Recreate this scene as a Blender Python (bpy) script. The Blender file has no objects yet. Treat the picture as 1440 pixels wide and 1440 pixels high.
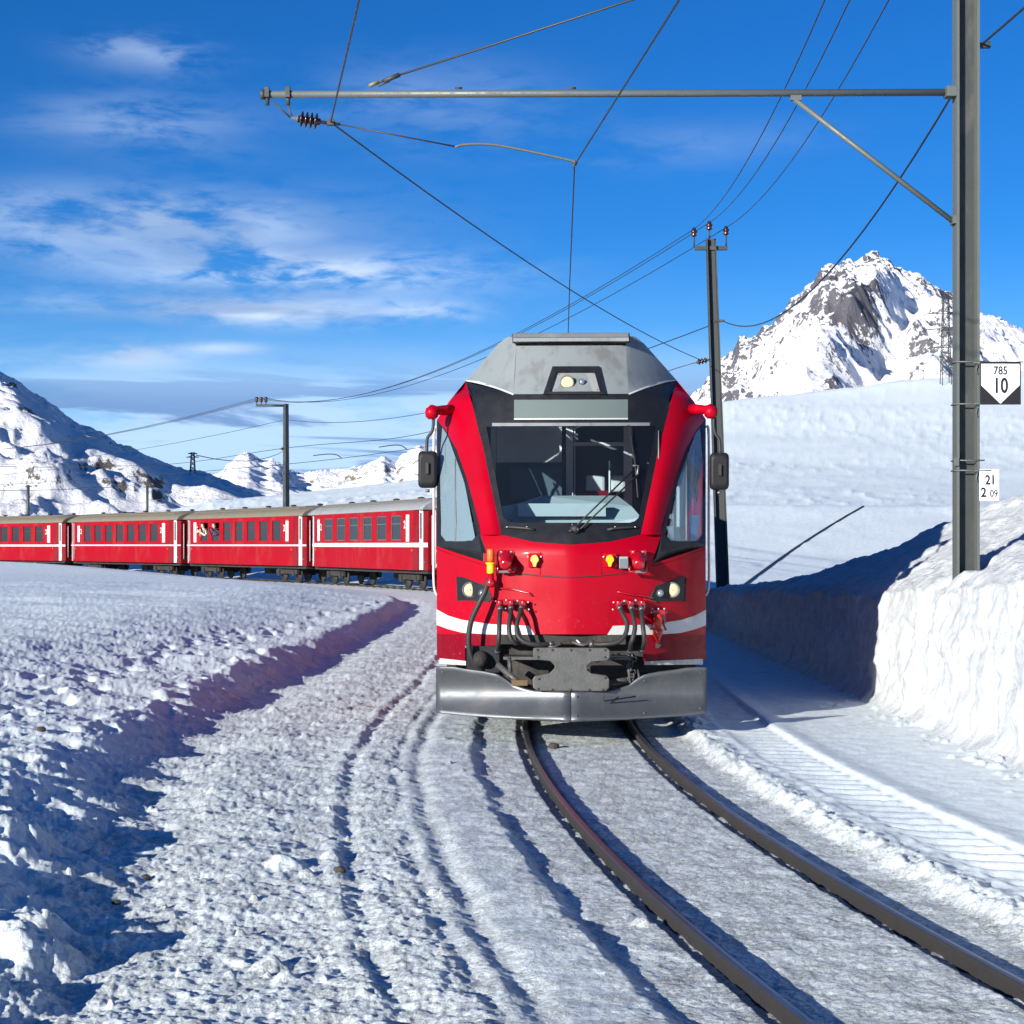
import bpy, bmesh, math, random
import numpy as np
from mathutils import Vector, Matrix

random.seed(7)
sc = bpy.context.scene
col = sc.collection
R = math.radians

# ------------------------------------------------------------------ camera
F = 2400.0          # focal length in pixels of the 1440 px photograph
CZ = 1.77           # eye height above the rail head
HY = 766.0          # pixel row of the horizon
cam_d = bpy.data.cameras.new('camera')
cam = bpy.data.objects.new('camera', cam_d)
col.objects.link(cam)
cam_d.sensor_width = 36
cam_d.lens = 36 * F / 1440
cam_d.shift_y = (HY - 720) / 1440
cam_d.clip_start = 0.2
cam_d.clip_end = 30000
cam.location = (0, 0, CZ)
cam.rotation_euler = (R(90), 0, 0)
sc.camera = cam

# ------------------------------------------------------------------ light
SUN_EL = 13.5
SUN_AZ = 39.0        # shadows run this many degrees to the right of straight ahead
sd = Vector((-math.sin(R(SUN_AZ)) * math.cos(R(SUN_EL)), -math.cos(R(SUN_AZ)) * math.cos(R(SUN_EL)), math.sin(R(SUN_EL))))
sun_d = bpy.data.lights.new('sun', 'SUN')
sun_d.energy = 5.0
sun_d.angle = R(0.5)
sun_d.color = (1.0, 0.95, 0.87)
sun = bpy.data.objects.new('sun', sun_d)
sun.rotation_euler = sd.to_track_quat('Z', 'Y').to_euler()
sun.location = (-20, -20, 30)
col.objects.link(sun)
sc.view_settings.view_transform = 'Standard'
sc.view_settings.look = 'None'
sc.view_settings.gamma = 1
sc.view_settings.exposure = 0.80
sc.view_settings.use_curve_mapping = False


class NT:
    """small node-tree writer"""
    def __init__(s, tree):
        s.t = tree; s.n = tree.nodes; s.l = tree.links
    def new(s, typ, **kw):
        n = s.n.new(typ)
        for k, v in kw.items():
            if k == 'ins':
                for kk, vv in v.items():
                    s.put(n.inputs[kk], vv)
            else:
                setattr(n, k, v)
        return n
    def put(s, sock, v):
        if isinstance(v, bpy.types.NodeSocket):
            s.l.new(v, sock)
        else:
            if sock.type == 'RGBA' and len(v) == 3:
                v = (*v, 1)
            sock.default_value = v
    def math(s, op, a, b=None, c=None, clamp=False):
        n = s.n.new('ShaderNodeMath'); n.operation = op; n.use_clamp = clamp
        for i, v in enumerate((a, b, c)):
            if v is not None:
                s.put(n.inputs[i], v)
        return n.outputs[0]
    def mix(s, fac, a, b, typ='RGBA', blend='MIX'):
        n = s.n.new('ShaderNodeMix'); n.data_type = typ; n.blend_type = blend
        i = {'RGBA': (6, 7, 2), 'FLOAT': (2, 3, 0)}[typ]
        s.put(n.inputs[0], fac); s.put(n.inputs[i[0]], a); s.put(n.inputs[i[1]], b)
        return n.outputs[i[2]]
    def noise(s, vec, scale, detail=4, rough=.55, dist=0, typ='FBM'):
        n = s.n.new('ShaderNodeTexNoise'); n.noise_type = typ
        s.l.new(vec, n.inputs['Vector'])
        n.inputs['Scale'].default_value = scale; n.inputs['Detail'].default_value = detail
        n.inputs['Roughness'].default_value = rough; n.inputs['Distortion'].default_value = dist
        return n.outputs[0]
    def ramp(s, v, lo, hi):
        n = s.n.new('ShaderNodeMapRange'); n.interpolation_type = 'SMOOTHSTEP'
        s.put(n.inputs[0], v); n.inputs[1].default_value = lo; n.inputs[2].default_value = hi
        return n.outputs[0]
    def bump(s, h, strength, dist, normal=None):
        n = s.n.new('ShaderNodeBump')
        s.l.new(h, n.inputs['Height']); n.inputs['Strength'].default_value = strength
        n.inputs['Distance'].default_value = dist
        if normal is not None: s.l.new(normal, n.inputs['Normal'])
        return n.outputs[0]


# ------------------------------------------------------------------ world: physical sky with high cloud
world = bpy.data.worlds.new('World')
sc.world = world
world.use_nodes = True
w = NT(world.node_tree)
w.n.clear()
sky = w.new('ShaderNodeTexSky', sky_type='NISHITA')
sky.sun_disc = False
sky.sun_elevation = R(SUN_EL)
sky.sun_rotation = math.atan2(sd.x, sd.y)
sky.altitude = 2200
sky.air_density = 1.0
sky.dust_density = 0.3
sky.ozone_density = 3.0
tc = w.new('ShaderNodeTexCoord')
sx = w.new('ShaderNodeSeparateXYZ', ins={0: tc.outputs['Generated']})
az = w.math('ARCTAN2', sx.outputs[0], sx.outputs[1])
el = w.math('ARCSINE', sx.outputs[2])
def cloud_vec(fx, fy, seed):
    c = w.new('ShaderNodeCombineXYZ', ins={0: w.math('MULTIPLY', az, fx), 1: w.math('MULTIPLY', el, fy), 2: seed})
    return c.outputs[0]
def ang(px, py):
    a = math.atan((px - 720) / F)
    return a, math.atan((HY - py) / F * math.cos(a))
nA = w.noise(cloud_vec(13, 46, 1.3), 1.0, 7, .55, .35)      # wind-drawn streaks
nB = w.noise(cloud_vec(5, 26, 9.1), 1.0, 5, .5, .4)
nC = w.noise(cloud_vec(38, 120, 4.4), 1.0, 5, .6, .4)
nAC = w.math('ADD', w.math('MULTIPLY', nA, .62), w.math('MULTIPLY', nC, .38))
# cloud cover: patches of thin high cloud, each a soft region of the sky
cover = None
for (px, py, rx, ry, amp) in [(250, 320, 230, 40, .8), (430, 385, 200, 24, .9), (345, 437, 190, 17, 1.1), (185, 500, 66, 15, 1.1), (318, 490, 44, 7, .8), (200, 300, 60, 18, .3),
                              (190, 180, 120, 34, .36), (620, 150, 130, 45, .26), (610, 438, 60, 12, .45), (940, 200, 150, 24, .2), (200, 78, 70, 20, .5)]:
    a0, e0 = ang(px, py)
    u = w.math('DIVIDE', w.math('SUBTRACT', az, a0), rx / F)
    v = w.math('DIVIDE', w.math('SUBTRACT', el, e0), ry / F)
    r2 = w.math('ADD', w.math('MULTIPLY', u, u), w.math('MULTIPLY', v, v))
    g = w.math('MULTIPLY', w.math('EXPONENT', w.math('MULTIPLY', r2, -.8)), amp)
    cover = g if cover is None else w.math('ADD', cover, g)
fil = w.ramp(nAC, .37, .56)
hi = w.math('MULTIPLY', cover, fil, clamp=True)
# the wide veil low over the horizon, all the way round
low = w.math('SUBTRACT', 1.0, w.ramp(el, .070, .130))
veil = w.math('MULTIPLY', low, w.ramp(w.math('ADD', w.math('MULTIPLY', nB, .75), w.math('MULTIPLY', nAC, .35)), .36, .55), clamp=True)
veil = w.math('MULTIPLY', veil, .9)
# grey-blue shaded undersides inside the veil
band = w.math('MULTIPLY', w.ramp(el, .015, .04), w.math('SUBTRACT', 1.0, w.ramp(el, .075, .115)))
dark = w.math('MULTIPLY', w.math('MULTIPLY', band, w.ramp(w.noise(cloud_vec(5.5, 62, 21.7), 1.0, 5, .55, .5), .45, .54)), .9)
hs = w.new('ShaderNodeHueSaturation', ins={'Saturation': 1.25, 'Value': 1.0, 'Color': sky.outputs[0]})
skyc = w.mix(1.0, hs.outputs[0], (0.38, 0.82, 1.18), blend='MULTIPLY')
skyc = w.mix(w.math('MULTIPLY', w.math('SUBTRACT', 1.0, w.ramp(el, .02, .19)), .42), skyc, (3.4, 6.3, 9.8))
ccol = w.mix(w.ramp(nB, .40, .58), (2.9, 4.3, 6.9), (6.2, 7.6, 9.6))
cw = w.mix(hi, skyc, ccol)
cw = w.mix(veil, cw, (5.0, 7.0, 9.6))
cw = w.mix(dark, cw, (1.6, 3.0, 5.9))
bg = w.new('ShaderNodeBackground', ins={'Color': cw, 'Strength': 0.067})
wo = w.new('ShaderNodeOutputWorld', ins={'Surface': bg.outputs[0]})

# ------------------------------------------------------------------ materials
MATS = {}
def mat(name, color=(.5, .5, .5), rough=.5, metal=0, coat=0, emis=None, es=0, var=0.0, vscale=8, bump=0, bscale=40, spec=.5, dirt=None, dscale=3, damt=.5):
    m = bpy.data.materials.new(name); m.use_nodes = True
    t = NT(m.node_tree); b = t.n['Principled BSDF']
    b.inputs['Roughness'].default_value = rough; b.inputs['Metallic'].default_value = metal
    b.inputs['Coat Weight'].default_value = coat; b.inputs['Coat Roughness'].default_value = .06
    b.inputs['Specular IOR Level'].default_value = spec
    g = t.new('ShaderNodeTexCoord').outputs['Object']
    n = t.noise(g, vscale, 5, .6)
    c = t.mix(w_(t, n, var), color, tuple(x * .55 for x in color))
    if dirt:
        mp = t.new('ShaderNodeMapping', ins={0: g}); mp.inputs['Scale'].default_value = (1, 1, .35)
        c = t.mix(t.math('MULTIPLY', t.ramp(t.noise(mp.outputs[0], dscale, 7, .7), .47, .68), damt), c, dirt)
        t.put(b.inputs['Roughness'], t.mix(t.ramp(n, .4, .7), rough, min(1, rough + .2), 'FLOAT'))
    t.put(b.inputs['Base Color'], c)
    if bump:
        t.put(b.inputs['Normal'], t.bump(t.noise(g, bscale, 5, .6), bump, .01))
    if emis:
        t.put(b.inputs['Emission Color'], emis); b.inputs['Emission Strength'].default_value = es
    MATS[name] = m
    return m
def w_(t, n, var):
    return t.math('MULTIPLY', t.ramp(n, .4, .75), var)

M_red = mat('red_paint', (.335, .0003, .011), .38, coat=.07, spec=.10, var=.10, vscale=1.5, bump=.02, bscale=6, dirt=(.22, .004, .010), dscale=2.2, damt=.35)
M_reddark = mat('maroon_paint', (.17, .0005, .009), .45, coat=.05, spec=.12, var=.15, dirt=(.12, .015, .018), dscale=4, damt=.4)
M_coach = mat('coach_red_paint', (.27, .0003, .007), .5, coat=.0, spec=.15, var=.12, vscale=.8, dirt=(.28, .05, .04), dscale=1.2, damt=.3)
M_coachdk = mat('coach_end_paint', (.17, .001, .006), .5, spec=.2, var=.2, dirt=(.12, .03, .03), dscale=2, damt=.4)
M_white = mat('white_paint', (.50, .505, .50), .45, var=.12, dirt=(.42, .38, .34), dscale=5, damt=.3)
M_grey = mat('grey_roof_paint', (.19, .215, .22), .42, coat=.15, var=.12, vscale=2, dirt=(.11, .105, .09), dscale=5, damt=.6)
M_greydk = mat('dark_grey_paint', (.10, .11, .12), .5, var=.2, dirt=(.2, .19, .17), damt=.3)
M_black = mat('black_mask', (.010, .011, .014), .45, coat=.05, spec=.3, var=.1, dirt=(.022, .023, .026), dscale=2, damt=.3)
M_blackr = mat('black_rubber', (.02, .02, .02), .6, var=.1)
M_under = mat('underframe_grime', (.020, .018, .017), .75, var=.4, vscale=10, bump=.3, bscale=30, dirt=(.065, .055, .045), dscale=6, damt=.6)
M_steel = mat('plow_steel', (.13, .14, .15), .40, metal=.65, var=.25, vscale=3, bump=.08, bscale=14, dirt=(.20, .19, .18), dscale=3, damt=.5)
M_coup = mat('coupler_steel', (.085, .087, .085), .55, metal=.4, var=.4, vscale=12, bump=.3, bscale=40, dirt=(.16, .14, .12), dscale=8, damt=.35)
M_rail = mat('rail_side_steel', (.020, .018, .017), .8, metal=.0, var=.4, vscale=15, bump=.3, bscale=50)
M_railtop = mat('rail_head_steel', (.19, .19, .20), .34, metal=.85, var=.35, vscale=6)
M_yellow = mat('yellow_plastic', (.75, .48, .01), .4)
M_orange = mat('orange_plastic', (.65, .12, .01), .45)
M_galv = mat('galvanised_steel', (.115, .135, .13), .5, metal=.35, var=.3, vscale=9, bump=.1, bscale=60, dirt=(.17, .13, .09), dscale=7, damt=.5)
M_mast = mat('dark_mast_steel', (.045, .053, .053), .55, metal=.25, var=.35, vscale=4, dirt=(.13, .12, .1), dscale=5, damt=.4)
M_mastlt = mat('light_mast_steel', (.10, .115, .11), .55, metal=.2, var=.3, vscale=6, dirt=(.12, .11, .09), dscale=6, damt=.4)
M_brown = mat('brown_porcelain', (.03, .013, .012), .25, coat=.5)
M_wire = mat('wire_copper_patina', (.045, .05, .05), .5, metal=.5)
M_roofc = mat('coach_roof_grime', (.155, .135, .098), .65, var=.3, vscale=2, dirt=(.12, .10, .07), dscale=2, damt=.5)
M_roofg = mat('coach_roof_grey', (.23, .24, .245), .55, var=.25, vscale=2, dirt=(.16, .15, .13), dscale=2, damt=.4)
M_roofrib = mat('roof_rib_grime', (.14, .125, .09), .7, var=.3)
M_signw = mat('sign_white', (.8, .82, .84), .4)
M_signk = mat('sign_black', (.01, .01, .01), .45)
M_lampw = mat('warm_lamp_lens', (.55, .40, .18), .12, emis=(1.0, .70, .30), es=.55)
M_lampc = mat('cream_lamp_lens', (.42, .37, .24), .12, emis=(1.0, .85, .5), es=.12)
M_lamps = mat('small_lamp_lens', (.35, .45, .55), .12, metal=.6)
M_cabgrey = mat('cab_interior_grey', (.78, .82, .82), .6, var=.1)
M_cabdark = mat('cab_interior_dark', (.10, .145, .17), .6)
M_cabpale = mat('cab_dashboard', (.42, .49, .51), .6, var=.15)
M_cabwhite = mat('headrest_cover', (.6, .62, .62), .8)
M_screen = mat('destination_display', (.13, .16, .15), .2, coat=.6)
M_skin = mat('skin', (.5, .3, .2), .6)
M_cloth = mat('dark_jacket', (.04, .05, .08), .8)
M_cloth2 = mat('cream_jacket', (.55, .48, .38), .8)
M_snowcake = mat('caked_snow_edge', (.50, .50, .47), .8, var=.3, vscale=30, bump=.4, bscale=60, dirt=(.25, .22, .18), dscale=14, damt=.6)
M_stone = mat('stone', (.05, .043, .036), .9, var=.5, vscale=20, bump=.5, bscale=40)

def spray(m, z0, z1, amt):
    t = NT(m.node_tree); b = t.n['Principled BSDF']; src = b.inputs['Base Color'].links[0].from_socket
    g = t.new('ShaderNodeTexCoord').outputs['Object']
    z = t.new('ShaderNodeSeparateXYZ', ins={0: g}).outputs[2]
    f = t.math('MULTIPLY', t.ramp(t.noise(g, 26, 6, .8), .60, .70), t.math('SUBTRACT', 1.0, t.ramp(z, z0, z1)))
    t.put(b.inputs['Base Color'], t.mix(t.math('MULTIPLY', f, amt), src, (.42, .40, .38)))
spray(M_red, .75, 1.55, .35); spray(M_reddark, .5, 1.2, .45); spray(M_coach, .7, 1.5, .30); spray(M_steel, .1, 1.0, .5); spray(M_under, .1, 1.0, .35)

def glass_mat(name, tint, glossy=1.0, rough=.02, film=None, fa=0):
    m = bpy.data.materials.new(name); m.use_nodes = True
    t = NT(m.node_tree); t.n.clear()
    tr = t.new('ShaderNodeBsdfTransparent', ins={0: tint})
    gl = t.new('ShaderNodeBsdfGlossy', ins={0: (glossy,) * 3, 'Roughness': rough})
    lw = t.new('ShaderNodeLayerWeight', ins={0: .5})
    fr = t.math('ADD', t.math('MULTIPLY', t.math('POWER', lw.outputs['Facing'], 4.0), .8), .045)
    base = tr.outputs[0]
    if film:
        df = t.new('ShaderNodeBsdfDiffuse', ins={0: film})
        mm = t.new('ShaderNodeMixShader', ins={0: fa, 1: base, 2: df.outputs[0]}); base = mm.outputs[0]
    mx = t.new('ShaderNodeMixShader', ins={0: fr, 1: base, 2: gl.outputs[0]})
    t.new('ShaderNodeOutputMaterial', ins={0: mx.outputs[0]})
    return m
M_glass = glass_mat('windscreen_glass', (.70, .79, .82), .9, .02, (.3, .40, .45), .012)
M_sglass = glass_mat('side_window_glass', (.80, .92, .95), 1.0, .03, (.45, .64, .73), .32)
M_cglass = glass_mat('coach_window_glass', (.10, .105, .11), .55, .06, (.05, .055, .06), .45)


def snow_material(name, near=True, c1=(.79, .865, .875), c2=(.66, .735, .75), bd=.018):
    m = bpy.data.materials.new(name); m.use_nodes = True
    t = NT(m.node_tree); b = t.n['Principled BSDF']
    g = t.new('ShaderNodeTexCoord').outputs['Object']
    at = t.new('ShaderNodeAttribute', attribute_name='dirt').outputs['Fac']
    sm = t.new('ShaderNodeAttribute', attribute_name='smooth').outputs['Fac']
    n1 = t.noise(g, 38, 6, .7); n2 = t.noise(g, 5, 6, .6); n3 = t.noise(g, 110, 4, .7)
    clean = t.mix(t.ramp(n2, .35, .7), c1, c2)
    grit = t.mix(t.ramp(n3, .45, .62), (.47, .50, .49), (.17, .16, .135))
    f = t.math('MULTIPLY', t.ramp(t.math('ADD', t.math('MULTIPLY', n1, .8), t.math('MULTIPLY', n2, .35)), .50, .68), at, clamp=True)
    f = t.math('ADD', f, t.math('MULTIPLY', t.math('MULTIPLY', at, at), .25), clamp=True)
    c = t.mix(f, clean, grit)
    spk = t.ramp(t.noise(g, 9.5, 5, .8), .735, .76)                  # scattered bits of grit and bark
    c = t.mix(t.math('MULTIPLY', spk, .75), c, (.12, .09, .06))
    t.put(b.inputs['Base Color'], c)
    b.inputs['Roughness'].default_value = .62
    b.inputs['Specular IOR Level'].default_value = .35
    if near:
        k = t.math('SUBTRACT', 1.0, sm)
        h = t.math('ADD', t.math('MULTIPLY', n1, 1.0), t.math('MULTIPLY', n3, .5))
        h = t.math('MULTIPLY', h, t.math('ADD', t.math('MULTIPLY', k, .85), .15))
        t.put(b.inputs['Normal'], t.bump(h, .8, bd))
    return m
M_snow = snow_material('trampled_snow')

def mountain_material(name, thr, amt, sc_, rock=(.062, .060, .068)):
    m = bpy.data.materials.new(name); m.use_nodes = True
    t = NT(m.node_tree); b = t.n['Principled BSDF']
    mpn = t.new('ShaderNodeMapping', ins={0: t.new('ShaderNodeTexCoord').outputs['Object']}); mpn.inputs['Scale'].default_value = (1, 1, .45)
    g = mpn.outputs[0]
    nz = t.new('ShaderNodeSeparateXYZ', ins={0: t.new('ShaderNodeNewGeometry').outputs['Normal']}).outputs[2]
    rk = t.new('ShaderNodeAttribute', attribute_name='rock').outputs['Fac']
    n1 = t.noise(g, sc_, 8, .68); n2 = t.noise(g, sc_ * 6, 6, .75)
    v = t.math('MINIMUM', t.math('SUBTRACT', thr, nz), .045)
    v = t.math('ADD', v, t.math('MULTIPLY', t.math('SUBTRACT', n1, .5), amt * 1.3))
    v = t.math('ADD', v, t.math('MULTIPLY', t.math('SUBTRACT', n2, .5), amt * 1.7))
    v = t.math('ADD', v, t.math('MULTIPLY', t.math('SUBTRACT', rk, .5), .55))
    f = t.ramp(v, 0, .05)
    rc = t.mix(n2, rock, tuple(x * 2.6 for x in rock))
    t.put(b.inputs['Base Color'], t.mix(f, (.87, .88, .90), rc))
    b.inputs['Roughness'].default_value = .8
    b.inputs['Specular IOR Level'].default_value = .2
    t.put(b.inputs['Normal'], t.bump(n2, .6, 6.0))
    return m

# ------------------------------------------------------------------ numeric noise
_rs = np.random.RandomState(11)
_perm = _rs.permutation(4096).astype(np.int64)
_ga = _rs.rand(4096) * 2 * np.pi
_gx, _gy = np.cos(_ga), np.sin(_ga)
def perlin(x, y, seed=0):
    x = np.asarray(x, float) + seed * 17.31; y = np.asarray(y, float) + seed * 31.7
    xi = np.floor(x).astype(np.int64); yi = np.floor(y).astype(np.int64)
    xf = x - xi; yf = y - yi
    u = xf * xf * xf * (xf * (xf * 6 - 15) + 10); v = yf * yf * yf * (yf * (yf * 6 - 15) + 10)
    def g(ix, iy, dx, dy):
        h = _perm[(_perm[ix & 4095] + iy) & 4095]
        return _gx[h] * dx + _gy[h] * dy
    a = g(xi, yi, xf, yf); b = g(xi + 1, yi, xf - 1, yf); c = g(xi, yi + 1, xf, yf - 1); d = g(xi + 1, yi + 1, xf - 1, yf - 1)
    return (a * (1 - u) + b * u) * (1 - v) + (c * (1 - u) + d * u) * v * 1.0
def fbm(x, y, o=4, seed=0, lac=2.03, gain=.5):
    r = 0; a = 1.0; f = 1.0
    for i in range(o):
        r = r + a * perlin(x * f, y * f, seed + i); a *= gain; f *= lac
    return r
def ridged(x, y, o=5, seed=0, gain=.52):
    r = 0; a = 1.0; f = 1.0; w_ = 1.0
    for i in range(o):
        n = 1 - np.abs(perlin(x * f, y * f, seed + i)) * 1.9
        n = np.clip(n, 0, 1) ** 2 * w_
        r = r + a * n; w_ = np.clip(n * 1.6, 0, 1); a *= gain; f *= 2.07
    return r
def ss(x, a, b):
    t = np.clip((np.asarray(x, float) - a) / (b - a), 0, 1)
    return t * t * (3 - 2 * t)
def gss(x, c, s):
    return np.exp(-((x - c) / s) ** 2)

# ------------------------------------------------------------------ line of the track (plan)
def track_points():
    P = []
    for Y in np.arange(-14, 16.8, .4):
        P.append((.65 + .009 * (16.8 - Y) ** 2, Y))
    ctl = [(.65, 16.8), (.83, 25), (.95, 33), (1.0, 42), (.55, 50), (-.45, 58), (-2.05, 65.6), (-8.5, 79.8), (-17.0, 92.9), (-26.7, 105.3), (-37.5, 116.1), (-49.7, 125.6), (-63.3, 134.2)]
    c = [(.75, 12.5)] + ctl + [(-77.5, 142)]
    for i in range(1, len(c) - 2):
        p0, p1, p2, p3 = [np.array(q) for q in c[i - 1:i + 3]]
        for t in np.linspace(0, 1, 16, endpoint=False):
            q = .5 * ((2 * p1) + (-p0 + p2) * t + (2 * p0 - 5 * p1 + 4 * p2 - p3) * t * t + (-p0 + 3 * p1 - 3 * p2 + p3) * t ** 3)
            P.append(tuple(q))
    return np.array(P)
TP = track_points()
TS = np.concatenate([[0], np.cumsum(np.hypot(np.diff(TP[:, 0]), np.diff(TP[:, 1])))])
def Xc(Y):
    return np.interp(Y, TP[:, 1], TP[:, 0])
_dy = np.arange(-14, 140, .5)
_sl = np.gradient(Xc(_dy), _dy)
def Xs(Y):
    return np.interp(Y, _dy, _sl)
def track_at(s):
    return np.array([np.interp(s, TS, TP[:, 0]), np.interp(s, TS, TP[:, 1])])

# ------------------------------------------------------------------ ground height
SKX = np.array([-3000, -400, 0, 180, 300, 420, 600, 800, 1000, 1100, 1200, 1330, 1440, 1600, 2200, 4000])
SKY = np.array([756, 754, 745, 727, 703, 690, 670, 615, 563, 551, 541, 529, 518, 505, 470, 440])
def wallh(Y):
    return np.interp(Y, [0, 12, 16, 20, 25, 30, 36, 42, 48], [1.55, 1.48, 1.40, 1.14, 1.05, .97, .85, .55, .1])
def bank_h(X, Y):
    """snow bank to the right of the cleared strip"""
    sl = np.interp(Y, [0, 12, 16, 20, 23, 27, 32, 36, 42], [.30, .33, .38, .46, .52, .36, .10, .04, .0])
    xcr = np.interp(Y, [0, 16, 20, 23, 27, 32, 42], [12, 9, 7.2, 6.6, 6.0, 5.3, 5.0])
    h = wallh(Y) + sl * (np.minimum(X, xcr) - 4.1)
    h = h - .16 * np.clip(X - xcr, 0, 14) * ss(Y, 13, 22) + .05 * np.clip(X - xcr, 0, 30) * (1 - ss(Y, 13, 22))
    return h
def far_h(X, Y):
    a = X / np.maximum(Y, 1); px = 720 + a * F
    ysk = np.interp(px, SKX, SKY)
    Yc = np.interp(px, [0, 600, 1000, 1440], [230, 240, 235, 245])
    zs = CZ + (HY - ysk) / F * Yc
    # right side
    esk = (HY - ysk) / F
    k = [44, 60, 70, 85, 105, 122, 150]
    e = np.interp(Y, k, [-.036, -.029, -.0235, -.006, .0235, .0230, .034])
    t = np.clip((Y - 122) / (Yc - 122), 0, 1)
    e = np.where(Y > 122, .023 + (esk - .023) * t ** 1.0, e)
    zr = CZ + e * Y
    # left side: flat near the track, then the white rise
    Yt = np.interp(-a, [0, .05, .12, .196, .265, .33, .6, 1.2], [62, 65, 79, 92, 104.5, 115, 140, 170]) + 4
    t = np.clip((Y - Yt) / (Yc - Yt), 0, 1)
    zl = zs * (t ** 1.25)
    m = ss(a, -.02, .05)
    z = zl * (1 - m) + zr * m
    over = np.clip(Y - Yc, 0, None)
    z = z - .22 * over - .0009 * over ** 2
    return np.maximum(z, -8), t, a, Yt
FOOT = []
def make_feet():
    rnd = random.Random(5)
    for (x0, y0, x1, y1, n) in [(-3.75, 11.0, -3.6, 26, 26), (-4.5, 12, -4.9, 30, 26), (-5.2, 17, -4.1, 34, 20), (-3.6, 10.5, -5.8, 14, 8), (-4.6, 14, -7.2, 21, 12), (-4.3, 24, -3.6, 48, 26)]:
        for i in range(n):
            t = (i + rnd.uniform(-.2, .2)) / n
            s = .13 if i % 2 else -.13
            FOOT.append((x0 + (x1 - x0) * t + s + rnd.uniform(-.06, .06), y0 + (y1 - y0) * t + rnd.uniform(-.1, .1), rnd.uniform(.04, .075), rnd.uniform(-.3, .3)))
make_feet()
rnd = random.Random(9)
LUMP = [(-2.06, 7.4, .20, .13), (-2.25, 7.9, .22, .09), (-2.0, 6.8, .2, .09), (-2.9, 9.9, .26, .09), (-2.75, 9.3, .18, .07), (-2.3, 8.9, .10, .035), (-1.05, 7.35, .07, .028), (-1.27, 9.55, .12, .05), (-1.12, 9.3, .06, .03), (-.95, 7.15, .05, .025), (.62, 8.2, .05, .03)]
for i in range(170):
    LUMP.append((rnd.uniform(-2.7, -.3), rnd.uniform(6.3, 20), .015 + .05 * rnd.random() ** 3, .006 + .03 * rnd.random() ** 2.5))
for i in range(120):
    LUMP.append((rnd.uniform(-5, -2.4), rnd.uniform(6.3, 24), rnd.uniform(.03, .09), .01 + .035 * rnd.random() ** 2))
for i in range(150):
    Y = rnd.uniform(7, 22)
    LUMP.append((4.1 - abs(rnd.gauss(0, .22)), Y, rnd.uniform(.02, .06), rnd.uniform(.012, .045)))

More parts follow.
